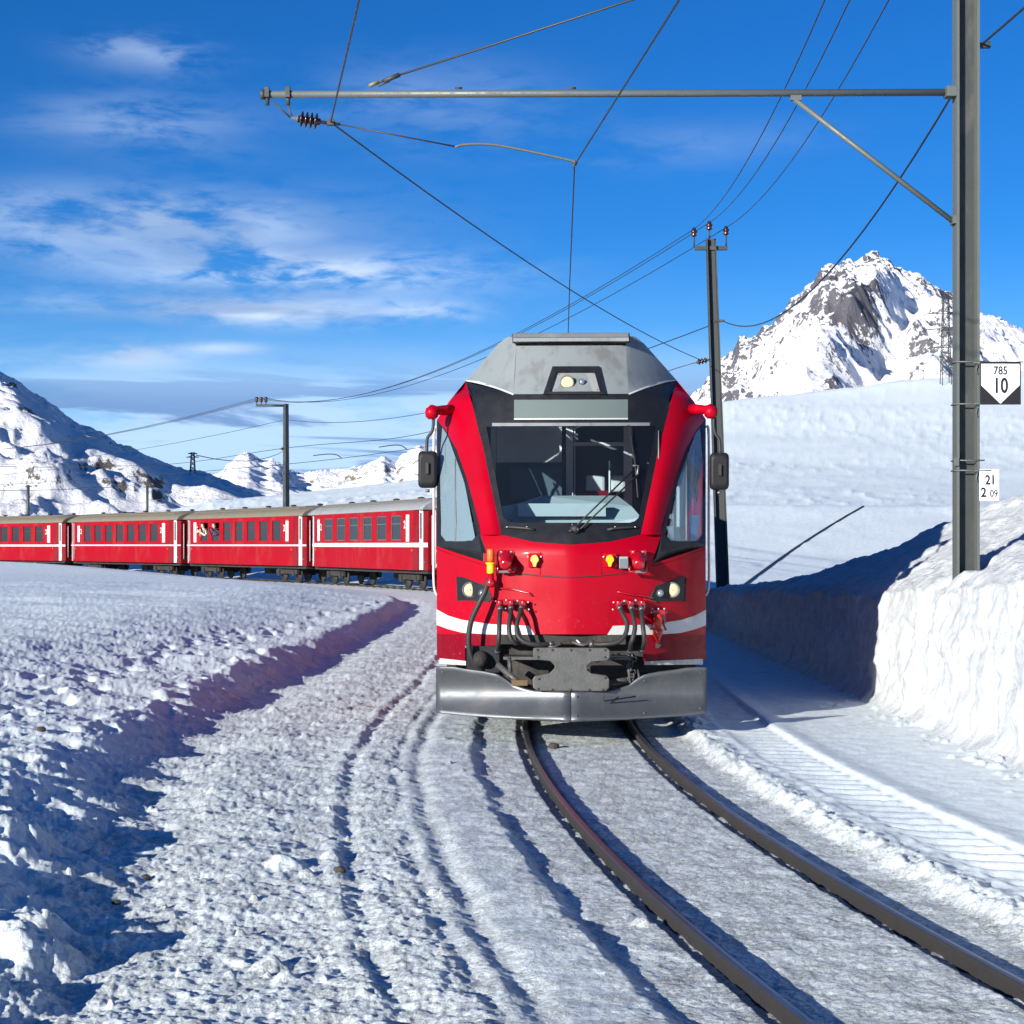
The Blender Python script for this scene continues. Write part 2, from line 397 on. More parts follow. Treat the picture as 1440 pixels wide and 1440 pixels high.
def ground(X, Y, detail=True):
    """height, dirt and smoothness of the snow sheet"""
    X = np.asarray(X, float); Y = np.asarray(Y, float)
    sl = Xs(np.clip(Y, -13, 130)); d = (X - Xc(np.clip(Y, -13, 131))) / np.sqrt(1 + sl * sl)
    fz, t, a, Yt = far_h(X, Y)
    nearw = 1 - ss(Y, 50, 62)                       # near zone weight
    z = np.full(X.shape, -.055)
    # ---- left bank
    xs = np.interp(Y, [-20, 4, 8, 10, 13, 15, 20, 30, 45, 52, 60], [-1.6, -1.65, -2.0, -2.42, -2.85, -3.05, -3.15, -2.95, -2.85, -3.2, -4.6])
    xs = xs + .10 * perlin(Y * .9, Y * 0 + 3.3) + .05 * perlin(Y * 3.1, Y * 0 + 7.3)
    b = xs - X
    st = np.interp(Y, [0, 9, 12, 16, 20, 40, 60], [.22, .22, .20, .19, .21, .26, .2]) * (1 + .35 * perlin(Y * .7, X * .3, 44))
    bank = st * ss(b + .18 * fbm(X * 1.7, Y * 1.7, 3, 47), -.05, np.interp(Y, [8, 12, 17, 30], [1.05, .9, .6, .5])) + .34 * ss(b, .3, 4.2) + .10 * ss(b, 4, 12)
    trough = -.05 * gss(b, -.25, .35)
    # ---- plateau in front of the coaches
    farl = .50 * ss(-d, 1.9, 9.0) + .2 * ss(-d, 9, 30) + .42 * ss(-d, 1.8, 4.5) * ss(Y, 74, 96)
    z = z + (bank + trough) * nearw + farl * (1 - nearw) * (d < 0)
    z = z + np.where(d > 0, 0, 0)
    # far relief beyond the track
    isr = ss(a, -.02, .03)
    beyond = ss(Y - Yt, 0, 8) * (1 - isr) + isr * ss(Y, 56, 64)
    z = z * (1 - beyond) + (fz - .05) * beyond
    dirt = np.zeros_like(X); smooth = np.zeros_like(X)
    cur = (Y < 62)
    zone_l = ss(b, -.2, .3) * nearw
    bed = gss(d, 0, 1.25) * (1 - ss(np.abs(d), 1.6, 2.3))
    # ruts and ridges alongside the track
    nl = perlin(Y * .8, Y * 0 + 1.7) * .05
    dl = d + nl
    k = (Y < 58)
    z = z + k * (.062 * ss(-dl + .035 * fbm(X * 4, Y * 3, 3, 17), .93, 1.05) * (1 - .5 * ss(-dl, 1.2, 2.4)) * (.75 + .5 * perlin(Y * 1.3, X, 18))
                 + (.8 + .5 * perlin(Y * 1.7, X, 19)) * (- .036 * gss(dl, -1.47, .07) - .018 * gss(dl, -1.64, .05) - .025 * gss(dl, -2.0, .06) + .012 * gss(dl, -2.1, .06)))
    dr = d + .5 * nl
    z = z + k * (.075 * np.exp(-((dr - 1.08) / np.where(dr < 1.08, .085, .24)) ** 2) * (1 + .6 * perlin(Y * 5, X * 5)) + .04 * ss(dr, 1.0, 1.5)
                 + .035 * np.exp(-((dr - 1.90) / np.where(dr < 1.9, .05, .16)) ** 2) + .012 * gss(dr, 1.34, .05))
    tread = ss(dr, 1.33, 1.38) * (1 - ss(dr, 1.78, 1.83))
    z = z + k * tread * .016 * (.75 + .9 * perlin(Y * .9, X * 1.4, 68)) * np.sin((Y + .12 * d) * 2 * np.pi / .26 + .6 * perlin(Y * 2, X * 2))
    # grooves worn beside each rail
    for s in (-.525, .525):
        q = np.abs(d - s)
        z = z - (.030 + .02 * perlin(Y * 3, X * 3, 66)) * (1 - ss(q, .045, .095)) * ((Y < 131) * (np.abs(a) < 2))
        dirt = np.maximum(dirt, 1.35 * (1 - ss(q + .05 * perlin(Y * 4, X * 4, 67), .05, .15)))
    dirt = np.maximum(dirt, .85 * (1 - ss(np.abs(d), .95, 1.1))); dirt = np.maximum(dirt, .75 * gss(d, .85, .3)); dirt = np.maximum(dirt, .62 * gss(d, -1.4, .9))
    dirt = np.maximum(dirt, .68 * (d < 0) * (1 - ss(b, -.2, .6)) * nearw)
    dirt = np.maximum(dirt, .35 * gss(X, 3.75, .35) * (Y < 24) * ss(perlin(X * 2, Y * 2, 5), -.1, .4))
    dirt = dirt * (1 - .6 * ss(Y, 25, 60))
    smooth = np.maximum(smooth, ss(dr, 1.15, 1.3) * .75)
    smooth = np.maximum(smooth, .6 * gss(dl, -1.28, .15))
    smooth = np.maximum(smooth, ss(b, 4, 9) * .5)
    if detail:
        u = np.clip(1 - np.abs(d) / 1.0, 0, 1) > 0
        rough_l = (1 - ss(dl, -1.75, -1.55)) * nearw           # trampled area
        pm = .45 + 1.0 * ss(fbm(X * .8, Y * .6, 2, 99), -.25, .35)
        n_s = (ridged(X * 3.3, Y * 2.6, 4, 3) - .75) * pm
        n_m = fbm(X * 6.5, Y * 5.5, 4, 12)
        n_f = fbm(X * 19, Y * 15, 3, 40)
        amp = .0045 * rough_l
        calm = 1 - .8 * ss(b, 2.4, 5.0)
        rough_l = rough_l * calm * (1 - .5 * ss(Y, 24, 40))
        amp = amp * calm
        z = z + amp * n_s + n_m * (.0050 * rough_l * (1 - .5 * ss(b, .2, 1)) + .006 + .006 * (1 - smooth) * (Y < 60)) + n_f * (.0080 * rough_l + .0055 * (1 - smooth)) * (1 - ss(Y, 30, 60))
        z = z + rough_l * (.045 * fbm(X * 1.1, Y * .9, 3, 60)) + .05 * fbm(X * 2.2, Y * 1.6, 4, 62) * gss(b, .3, .9) * (Y < 14)
        z = z + .028 * ss(b, -.3, 1.0) * (1 - .85 * ss(b, 2.2, 5.0)) * (1 - .75 * ss(Y, 22, 38)) * nearw * fbm(X * 1.5, Y * 1.0, 5, 71) * (.4 + ss(perlin(X * .4, Y * .25, 74), -.3, .4)) + .05 * gss(b, .3, .6) * (Y < 13) * fbm(X * 3, Y * 3, 3, 77)
        z = z + ss(b, 2, 6) * .06 * fbm(X * .35, Y * .35, 3, 33) * nearw
        crumb = gss(dr, 1.08, .14) * (Y < 40)
        z = z + crumb * .035 * fbm(X * 14, Y * 12, 3, 91)
        # broad relief on the far slopes
        fa = ss(Y, 60, 110)
        z = z + fa * (.27 * fbm(X * .045, Y * .05, 5, 81) + .9 * fbm(X * .012, Y * .012, 3, 85) * ss(Y, 130, 200)) * beyond
        z = z + fa * beyond * .10 * np.clip(ridged(X * .25, Y * .18, 5, 88) - .6, 0, 2) * (.5 + ss(perlin(X * .03, Y * .03, 7), -.2, .3))
        for (fx, fy, r, rot) in FOOT:
            m = (np.abs(X - fx) < .4) & (np.abs(Y - fy) < .5)
            if m.any():
                xx = X[m] - fx; yy = Y[m] - fy
                q = (xx / .10) ** 2 + ((yy + rot * xx) / .20) ** 2
                z[m] += -r * np.exp(-q ** 1.6) + .10 * r * np.exp(-((np.sqrt(q) - 1.35) / .35) ** 2)
        for (fx, fy, r, h) in LUMP:
            m = (np.abs(X - fx) < r * 2) & (np.abs(Y - fy) < r * 2)
            if m.any():
                xx = X[m] - fx; yy = Y[m] - fy
                q = (xx * xx + yy * yy) / (r * r) * (1 + .5 * perlin(xx * 2.2 / r + fx * 9, yy * 2.2 / r, 7))
                z[m] += h * (.8 if r > .15 else 1) * (1 - ss(np.sqrt(np.clip(q, 0, 9)), .35, 1.25)) * (1 + .45 * fbm(X[m] * 7, Y[m] * 7, 3, 63))
    # under the bank mesh on the right
    under = ss(X, 4.3, 4.6) * (1 - ss(Y, 40, 46)) * (Y < 47)
    z = z - .5 * under * (Y < 47)
    return z, dirt, smooth


def grid_mesh(name, X, Y, Z, attrs=None, material=None, flip=False):
    nr, nc = X.shape
    me = bpy.data.meshes.new(name)
    n = nr * nc
    co = np.empty((n, 3), np.float32); co[:, 0] = X.ravel(); co[:, 1] = Y.ravel(); co[:, 2] = Z.ravel()
    me.vertices.add(n); me.vertices.foreach_set('co', co.ravel())
    i = np.arange(n).reshape(nr, nc)
    q = np.stack([i[:-1, :-1], i[:-1, 1:], i[1:, 1:], i[1:, :-1]], -1).reshape(-1, 4)
    if flip: q = q[:, ::-1]
    nf = len(q)
    me.loops.add(nf * 4); me.loops.foreach_set('vertex_index', q.ravel().astype(np.int32))
    me.polygons.add(nf)
    me.polygons.foreach_set('loop_start', np.arange(0, nf * 4, 4, dtype=np.int32))
    me.polygons.foreach_set('use_smooth', np.ones(nf, bool))
    me.update(calc_edges=True)
    for k, v in (attrs or {}).items():
        at = me.attributes.new(k, 'FLOAT', 'POINT'); at.data.foreach_set('value', np.asarray(v, np.float32).ravel())
    o = bpy.data.objects.new(name, me); col.objects.link(o)
    if material: me.materials.append(material)
    return o

# the main snow sheet, finer where it is nearer
py = np.concatenate([766 + F * CZ / np.array([2.2, 2.6, 3.1, 3.7, 4.4, 5.1]), np.arange(1500, 836, -1.12)])
Yr = F * CZ / (py - 766)
Yr = np.concatenate([Yr, np.geomspace(Yr[-1] * 1.006, 480, 200)])
ac = np.concatenate([-np.geomspace(2.2, .362, 40), np.arange(-.355, .31, .00078), np.geomspace(.318, 2.2, 40)])
XX = ac[None, :] * Yr[:, None]; YY = np.repeat(Yr[:, None], len(ac), 1)
Z, D, S = ground(XX, YY)
g = grid_mesh('snow_ground', XX, YY, Z, {'dirt': D, 'smooth': S}, M_snow)
g['kind'] = 'structure'
# the same snow carried on behind and beyond
xb = np.linspace(-70, 70, 90); yb = np.linspace(-70, 2.3, 60)
XB, YB = np.meshgrid(xb, yb)
ZB = np.where(XB > 4.3, 1.3, -.06) + .05 * fbm(XB, YB, 3) - .12
o = grid_mesh('snow_field', XB, YB, ZB, {'dirt': ZB * 0, 'smooth': ZB * 0}, M_snow); o['kind'] = 'structure'
xb = np.linspace(-9000, 9000, 60); yb = np.linspace(430, 12000, 60)
XB, YB = np.meshgrid(xb, yb)
o = grid_mesh('valley_snow', XB, YB, XB * 0 - 12, {'dirt': XB * 0, 'smooth': XB * 0}, M_snow); o['kind'] = 'structure'

# the cut snow bank on the right: vertical face, lip and sloping top
M_bank = snow_material('cut_bank_snow', True, (.74, .78, .80), (.54, .58, .61), .055)
yv = np.concatenate([np.arange(1.5, 9, .12), np.arange(9, 30, .035), np.arange(30, 47, .08)])
nf = 40
xt = np.concatenate([np.arange(.02, 3.2, .035), np.geomspace(3.3, 40, 50)])
tf = np.linspace(0, 1, nf)
YV = np.repeat(yv[:, None], nf + len(xt), 1)
wl = wallh(yv)
xw = 4.12 + .07 * perlin(yv * .8, yv * 0 + 2) + .05 * perlin(yv * 2.9, yv * 0 + 5)
Xf = xw[:, None] + .16 * tf[None, :] ** 1.5 + 0 * YV[:, :nf]
Xf = Xf + .30 * np.clip(1 - tf[None, :] * 5, 0, 1) ** 2 * -1
Zf = -.10 + (wl[:, None] + .10) * tf[None, :]
YF = YV[:, :nf]
lump = fbm(YF * 1.6, Zf * 2.2, 4, 21); fine = fbm(YF * 9, Zf * 6, 4, 25); stria = fbm(YF * 13, Zf * 1.2, 3, 27)
Xf = Xf + .085 * lump + .022 * fine + .014 * stria + .022 * fbm(YF * 4.2, Zf * 4.5, 3, 29) * ss(tf, 0, .1)[None, :]
Xt = Xf[:, -1:] + xt[None, :]
YT = YV[:, nf:]
bt = bank_h(Xt, YT)
jag = .085 * fbm(Xt * 1.3, YT * 1.1, 5, 51) + .040 * fbm(Xt * 7, YT * 6, 4, 55) + .03 * (np.clip(ridged(Xt * 1.1, YT * 1.0, 4, 58), .6, 2) - .6)
jag = jag + .20 * fbm(Xt * .35, YT * .3, 2, 59) * ss(xt, 1.5, 5)[None, :]
# a hollow around the mast foot
hole = -.12 * gss(np.hypot(Xt - 4.50, YT - 16.95), .30, .18)
bt = bt + jag + hole
rnd_lip = .09 * np.exp(-xt[None, :] / .07)
Zt = bt - rnd_lip + .0
Zf = Zf + (Zt[:, :1] - Zf[:, -1:]) * (tf[None, :] ** 3)
XA = np.concatenate([Xf, Xt], 1); ZA = np.concatenate([Zf, Zt], 1)
sink = ss(yv, 42, 46.5)[:, None] * 1.2 + ss(XA, 25, 44) * 1.0
ZA = ZA - sink
SM = np.concatenate([np.full(Xf.shape, .35), np.full(Xt.shape, .25)], 1)
DI = np.concatenate([.25 * np.clip(1 - Zf * 3, 0, 1), .10 * np.ones(Xt.shape)], 1)
o = grid_mesh('snow_bank', XA, YV, ZA, {'dirt': DI, 'smooth': SM}, M_bank)
o['kind'] = 'structure'

# ------------------------------------------------------------------ mountains
def mountain(name, sky_pts, r0, rc, rb, x0, x1, nc, nr, base_pts, amp, nscale, seed, material, spur=None, power=1.0, jag=.0, rockfn=None):
    a = (np.linspace(x0, x1, nc) - 720) / F
    px = 720 + a * F
    ysk = np.interp(px, [p[0] for p in sky_pts], [p[1] for p in sky_pts])
    rcv = rc * (1 + .05 * perlin(a * 22, a * 0, seed))
    zc = CZ + (HY - ysk) / F * rcv
    yb = np.interp(px, [p[0] for p in base_pts], [p[1] for p in base_pts])
    zb = CZ + (HY - yb) / F * r0
    t = np.concatenate([np.linspace(0, 1, nr), np.linspace(1, 2, nr // 4)[1:]])
    T = t[:, None]
    tt = np.clip(T, 0, 1)
    Y = np.where(T <= 1, r0 + (rcv[None, :] - r0) * tt, rcv[None, :] + (rb - rcv[None, :]) * (T - 1))
    X = a[None, :] * Y
    prof = tt ** power
    Zm = zb[None, :] + (zc - zb)[None, :] * prof
    Zm = np.where(T > 1, zc[None, :] - (zc[None, :] * 1.1) * (T - 1) ** .9, Zm)
    env = np.where(T <= 1, np.sin(np.pi * np.clip(tt, 0, 1)) ** .8 * .95 + .07, .2)
    rd = ridged(X * nscale, Y * nscale, 6, seed, .48) - .85
    fb = fbm(X * nscale * .5, Y * nscale * .5, 6, seed + 9)
    fine = fbm(X * nscale * 7, Y * nscale * 7, 4, seed + 19)
    mid = ridged(X * nscale * 3.1, Y * nscale * 3.1, 4, seed + 29) - .8
    Zm = Zm + amp * (rd * .55 + fb * .5) * env + amp * (.06 * fine + .17 * mid * (.3 + env))
    if spur is not None:
        Zm = Zm + spur(px[None, :], T, X, Y)
    cap = CZ + (zc - CZ)[None, :] / rcv[None, :] * Y * (.80 + .20 * tt)
    k_ = 6.0 * rc / 1900
    Zm = np.where(T < 1, -k_ * np.logaddexp(-Zm / k_, -cap / k_) + k_ * .69 * tt, Zm)
    Zm = Zm + jag * (ridged(X * nscale * 5, Y * nscale * 5, 4, seed + 31) - .8) * (T > .5)
    rock = np.full(X.shape, .5)
    if rockfn is not None: rock = rockfn(px[None, :] + 0 * T, T + 0 * px[None, :], X, Y, Zm)
    o = grid_mesh(name, X, Y, Zm, {'rock': rock}, material)
    o['kind'] = 'structure'
    return o

MR = mountain_material('right_peak_snow_and_rock', .66, .55, .045)
def spur_r(px, T, X, Y):
    # a rock spur runs down from the summit towards the viewer, steep and shaded on its right
    ax = 1228 - 95 * (1 - T)
    q = px - ax
    e = np.where(q < 0, np.exp(-(q / 95.0) ** 2), np.exp(-(q / 55.0) ** 2))
    env = np.clip(np.sin(np.pi * np.clip(T, 0, 1) ** 1.3), 0, 1)
    bowl = np.exp(-((q - 75) / 38.0) ** 2)
    rim = np.exp(-((q - 150) / 40.0) ** 2)
    return 34 * e * env - 30 * bowl * env + 10 * rim * env
def rock_r(px, T, X, Y, Z):
    r = .42 + .30 * ss(fbm(X * .004, Y * .004, 4, 5), -.15, .35)
    q = px - (1228 - 95 * (1 - T))
    r = r + .06 * np.exp(-((q + 18) / 50.0) ** 2) * ss(T, .42, .62) * (1 - ss(T, .9, 1.0))
    r = r + .30 * np.exp(-((px - 1060) / 70) ** 2) * ss(T, .5, .8)
    r = r - .40 * np.exp(-((q - 75) / 34) ** 2) - .35 * np.exp(-((px - 1110) / 45) ** 2) * (T < .7) * (T > .2)
    r = r + .3 * np.exp(-((px - 1310) / 60) ** 2) * ss(T, .8, .9) - .25 * ss(px, 1370, 1400)
    return r
mountain('mountain', [(900, 600), (960, 570), (985, 546), (1000, 530), (1012, 508), (1030, 498), (1040, 474), (1052, 478), (1065, 470), (1085, 452), (1105, 428), (1125, 412), (1140, 398), (1155, 376), (1165, 371), (1180, 372), (1192, 365), (1205, 368), (1220, 360), (1230, 359), (1245, 367), (1265, 377), (1290, 390), (1310, 402), (1340, 418), (1362, 436), (1400, 448), (1440, 466), (1500, 490), (1700, 520), (2000, 545)],
         1150, 1900, 2900, 900, 1900, 780, 420, [(900, 640), (2000, 590)], 40, .0052, 4, MR, spur_r, 1.0, 6, rock_r)

ML = mountain_material('left_slope_snow_and_rock', .66, .5, .08, (.075, .068, .058))
def spur_l(px, T, X, Y):
    s = 0
    for (cx, ct, wx, wt, h) in [(110, .45, 60, .14, 12), (60, .25, 70, .12, 9), (180, .3, 40, .10, 10), (230, .5, 50, .12, 8), (290, .55, 50, .12, 6), (20, .55, 60, .14, 16), (205, .68, 22, .05, 5), (150, .62, 20, .06, 5), (60, .68, 26, .06, 6), (255, .72, 26, .05, 4), (110, .8, 30, .06, 5), (310, .7, 20, .06, 3)]:
        s = s + h * np.exp(-((px - cx) / wx) ** 2 - ((T - ct) / wt) ** 2)
    return s - 14 * np.exp(-((px - 120) / 140) ** 2 - ((T - .74) / .13) ** 2)
def rock_l(px, T, X, Y, Z):
    r = .40 + .25 * ss(fbm(X * .012, Y * .012, 4, 8), .0, .4)
    for (cx, ct, wx, wt, h) in [(165, .20, 30, .07, .42), (125, .30, 28, .06, .38), (40, .36, 20, .06, .38), (215, .17, 22, .06, .3), (85, .42, 30, .06, .3), (180, .58, 25, .05, .3), (30, .75, 40, .05, .3), (240, .3, 40, .1, .3), (65, .5, 25, .05, .3), (130, .5, 20, .05, .2)]:
        r = r + h * np.exp(-((px - cx) / wx) ** 2 - ((T - ct) / wt) ** 2)
    return r
mountain('mountain', [(-900, 380), (-400, 400), (-150, 455), (0, 522), (20, 532), (45, 552), (70, 566), (100, 589), (140, 604), (165, 622), (190, 632), (215, 645), (235, 652), (260, 662), (290, 667), (310, 675), (335, 686), (355, 692), (380, 704), (420, 730), (600, 760)],
         300, 1000, 1700, -900, 520, 620, 340, [(-900, 760), (0, 752), (400, 742), (600, 770)], 19, .013, 14, ML, spur_l, 1.05, 1.2, rock_l)

MC = mountain_material('far_range_snow_and_rock', .66, .6, .025, (.10, .085, .06))
def rock_c(px, T, X, Y, Z):
    return .40 + .35 * ss(fbm(X * .002, Y * .002, 4, 3), -.1, .3)
mountain('mountain', [(-800, 700), (200, 690), (285, 676), (308, 666), (322, 655), (332, 645), (342, 640), (350, 638), (358, 643), (366, 648), (372, 650), (382, 647), (392, 651), (402, 660), (415, 666), (430, 668), (445, 664), (460, 663), (478, 662), (495, 658), (505, 660), (520, 652), (535, 645), (540, 643), (548, 650), (556, 653), (566, 640), (580, 634), (590, 628), (600, 634), (640, 640), (900, 660), (1300, 680), (2400, 700)],
         2200, 4000, 6000, -800, 1500, 900, 260, [(-800, 715), (1500, 715)], 42, .0028, 24, MC, None, 1.0, 8, rock_c)
#==PART2==
# ------------------------------------------------------------------ mesh helpers
class MB:
    """collects shapes; build() links them as ONE mesh object"""
    def __init__(s): s.v = []; s.f = []; s.sm = []
    def face(s, pts, smooth=False):
        n = len(s.v); s.v += [tuple(p) for p in pts]; s.f.append(tuple(range(n, n + len(pts)))); s.sm.append(smooth); return s
    def box(s, c, d, rz=0, ch=0):
        n = len(s.v); cx, cy, cz = c; co, si = math.cos(rz), math.sin(rz)
        dx, dy, dz = [q / 2 for q in d]
        for z in (-dz, dz):
            for (x, y) in ((-dx, -dy), (dx, -dy), (dx, dy), (-dx, dy)):
                s.v.append((cx + x * co - y * si, cy + x * si + y * co, cz + z))
        for q in ((0, 3, 2, 1), (4, 5, 6, 7), (0, 1, 5, 4), (1, 2, 6, 5), (2, 3, 7, 6), (3, 0, 4, 7)):
            s.f.append(tuple(n + i for i in q)); s.sm.append(False)
        return s
    def grid(s, rows, smooth=True, close=False, flip=False):
        n = len(s.v); m = len(rows[0])
        for r in rows: s.v += [tuple(p) for p in r]
        for i in range(len(rows) - 1):
            for j in range(m if close else m - 1):
                a = n + i * m + j; b = n + i * m + (j + 1) % m; c = b + m; d = a + m
                s.f.append((a, d, c, b) if flip else (a, b, c, d)); s.sm.append(smooth)
        return s
    def tube(s, pts, r, n=8, caps=True, smooth=True):
        pts = [Vector(p) for p in pts]
        if not isinstance(r, (list, tuple)): r = [r] * len(pts)
        rows = []; up = None
        for i, p in enumerate(pts):
            t = (pts[min(i + 1, len(pts) - 1)] - pts[max(i - 1, 0)]).normalized()
            if up is None:
                up = t.cross(Vector((0, 0, 1)))
                if up.length < .05: up = t.cross(Vector((0, 1, 0)))
                up.normalize()
            up = (up - t * up.dot(t)).normalized(); sd_ = t.cross(up)
            rows.append([p + up * math.cos(2 * math.pi * k / n) * r[i] + sd_ * math.sin(2 * math.pi * k / n) * r[i] for k in range(n)])
        s.grid(rows, smooth, True)
        if caps: s.face(rows[0][::-1]); s.face(rows[-1])
        return s
    def lathe(s, prof, base=(0, 0, 0), axis=(0, 0, 1), n=16):
        a = Vector(axis).normalized(); b = Vector(base)
        u = a.cross(Vector((0, 1, 0)));
        if u.length < .1: u = a.cross(Vector((1, 0, 0)))
        u.normalize(); v = a.cross(u)
        rows = [[b + a * h + (u * math.cos(2 * math.pi * k / n) + v * math.sin(2 * math.pi * k / n)) * r for k in range(n)] for (r, h) in prof]
        s.grid(rows, True, True); s.face(rows[0][::-1]); s.face(rows[-1])
        return s
    def prism(s, poly, back, smooth=False):
        """poly: front outline points; back: vector to the rear outline"""
        b = Vector(back); p = [Vector(q) for q in poly]
        s.face(p); s.face([q + b for q in p][::-1])
        for i in range(len(p)):
            j = (i + 1) % len(p)
            s.face([p[j], p[i], p[i] + b, p[j] + b], smooth)
        return s
    def merge(s, o):
        n = len(s.v); s.v += o.v; s.f += [tuple(i + n for i in f) for f in o.f]; s.sm += o.sm; return s
    def mirrored(s):
        o = MB(); o.v = [(-x, y, z) for (x, y, z) in s.v]; o.f = [tuple(reversed(f)) for f in s.f]; o.sm = list(s.sm); return o
    def both(s):
        return s.merge(s.mirrored())
    def build(s, name, material, parent=None, label=None, loc=None, bevel=0, fixn=True):
        me = bpy.data.meshes.new(name); me.from_pydata(s.v, [], s.f)
        me.polygons.foreach_set('use_smooth', s.sm)
        if fixn:
            bm = bmesh.new(); bm.from_mesh(me)
            bmesh.ops.remove_doubles(bm, verts=bm.verts, dist=.0004)
            bmesh.ops.recalc_face_normals(bm, faces=bm.faces)
            bm.to_mesh(me); bm.free()
        me.materials.append(material)
        o = bpy.data.objects.new(name, me); col.objects.link(o)
        if parent: o.parent = parent
        if label: o['label'] = label
        if loc: o.location = loc
        if bevel:
            b = o.modifiers.new('bevel', 'BEVEL'); b.width = bevel; b.segments = 2; b.limit_method = 'ANGLE'; b.angle_limit = R(40)
        return o

def thing(name, label, cat, loc=(0, 0, 0), rz=0, group=None):
    o = bpy.data.objects.new(name, None); col.objects.link(o)
    o.location = loc; o.rotation_euler = (0, 0, rz); o['label'] = label; o['category'] = cat
    o.empty_display_size = .1
    if group: o['group'] = group
    return o
def tag(o, label, cat, group=None):
    o['label'] = label; o['category'] = cat
    if group: o['group'] = group
    return o
def copy_thing(root, loc, rz, label):
    r = root.copy(); col.objects.link(r); r.location = loc; r.rotation_euler = (0, 0, rz); r['label'] = label
    for ch in list(root.children):
        c = ch.copy(); col.objects.link(c); c.parent = r
        for gch in list(ch.children):
            d = gch.copy(); col.objects.link(d); d.parent = c
    return r
def text_mesh(name, body, size, material, parent, loc, rot=(R(90), 0, 0), bold=0.0, sxy=1.0, align='CENTER'):
    cu = bpy.data.curves.new(name, 'FONT'); cu.body = body; cu.size = size; cu.offset = bold; cu.extrude = .0015
    cu.align_x = align; cu.align_y = 'CENTER'; cu.resolution_u = 3
    tmp = bpy.data.objects.new('tmp', cu); col.objects.link(tmp)
    bpy.context.view_layer.update()
    me = bpy.data.meshes.new_from_object(tmp.evaluated_get(bpy.context.evaluated_depsgraph_get()))
    bpy.data.objects.remove(tmp)
    me.materials.clear(); me.materials.append(material)
    o = bpy.data.objects.new(name, me); col.objects.link(o); o.parent = parent
    o.location = loc; o.rotation_euler = rot; o.scale = (sxy, 1, 1)
    return o
def spline(pts, n=8):
    p = [Vector(q) for q in pts]; p = [p[0] * 2 - p[1]] + p + [p[-1] * 2 - p[-2]]; out = []
    for i in range(1, len(p) - 2):
        for k in range(n):
            t = k / n; a, b, c, d = p[i - 1:i + 3]
            out.append(.5 * ((2 * b) + (c - a) * t + (2 * a - 5 * b + 4 * c - d) * t * t + (3 * b - a - 3 * c + d) * t ** 3))
    out.append(p[-2]); return out
def at(px, py_, Y):
    return Vector(((px - 720) * Y / F, Y, CZ + (HY - py_) * Y / F))

# ------------------------------------------------------------------ rails
track = thing('railway_track', 'pair of steel rails curving through the trampled snow under the red train', 'railway track')
prof = [(-.050, -.150), (-.050, -.138), (-.011, -.120), (-.008, -.042), (-.023, -.034), (-.026, -.009), (-.021, -.001), (.021, -.001), (.026, -.009), (.023, -.034), (.008, -.042), (.011, -.120), (.050, -.138), (.050, -.150)]
ptop = [(-.0215, .0003), (-.018, .003), (0, .0042), (.018, .003), (.0215, .0003)]
for off in (-.525, .525):
    rows = []; rows2 = []
    for i in range(len(TP)):
        t = TP[min(i + 1, len(TP) - 1)] - TP[max(i - 1, 0)]; t = t / np.hypot(*t); nx, ny = t[1], -t[0]
        c = TP[i] + off * np.array([nx, ny])
        rows.append([(c[0] + nx * u, c[1] + ny * u, v) for (u, v) in prof])
        rows2.append([(c[0] + nx * u, c[1] + ny * u, v) for (u, v) in ptop])
    rl = MB().grid(rows, False, True).build('rail', M_rail, track)
    MB().grid(rows2, False).build('rail_head', M_railtop, rl)

# ------------------------------------------------------------------ the railcar
YR = 16.8
car = thing('railcar', 'red railcar with grey roof fairing and steel snow plow leading the train towards the viewer', 'railcar', (.58, YR, 0), -.035)
def depth(x, z):
    u = min(abs(x) / 1.325, 1.15)
    r = 0.0
    if z > 1.70: r = .60 * (z - 1.70) * min(1, (z - 1.70) / .25 * .5 + .5)
    if z > 3.25: r += .12 * (z - 3.25)
    if z > 3.28: r += .55 * max(0, abs(x) - .57) * min(1, (z - 3.28) / .12)
    n = .06 * max(0, .9 - z)
    c = .02 + .28 * min(1, max(0, (z - 2.9) / .3))
    return -.95 + .20 * (math.sqrt(x * x + c * c) - c * .5) + .60 * u ** 3.2 + r + n
def L(px, py_, dy=None, off=0.0):
    """point of the photograph's outline on the railcar front; dy None = on the front skin, off = proud of it"""
    if dy is None:
        d = 0.0
        for _ in range(14):
            s = F / (YR + d); d = depth((px - 803) / s, CZ + (HY - py_) / s)
        d -= off
    else: d = dy
    s = F / (YR + d)
    return Vector(((px - 803) / s, d, CZ + (HY - py_) / s))
def resample(c, n):
    c = [np.array(q, float) for q in c]
    l = np.concatenate([[0], np.cumsum([np.hypot(*(b - a)) for a, b in zip(c, c[1:])])]); l = l / l[-1]
    t = np.linspace(0, 1, n)
    return np.stack([np.interp(t, l, [q[0] for q in c]), np.interp(t, l, [q[1] for q in c])], 1)
def loft(c0, c1, n=12, m=8, off=0.0, bulge=0.0, mb=None, dy=None, matched=False, smooth=True):
    """skin patch between two outlines given in photograph pixels"""
    if matched:
        A = np.array(c0, float); B = np.array(c1, float)
        k = np.linspace(0, len(A) - 1, n); A = np.stack([np.interp(k, range(len(c0)), A[:, i]) for i in (0, 1)], 1); B = np.stack([np.interp(k, range(len(c1)), B[:, i]) for i in (0, 1)], 1)
    else: A = resample(c0, n); B = resample(c1, n)
    rows = []
    for j in range(m + 1):
        v = j / m; row = []
        for i in range(n):
            q = A[i] * (1 - v) + B[i] * v
            row.append(L(q[0], q[1], dy, off + bulge * math.sin(math.pi * v) * min(1, i / (n * .25))))
        rows.append(row)
    mb = mb or MB(); mb.grid(rows, smooth); return mb

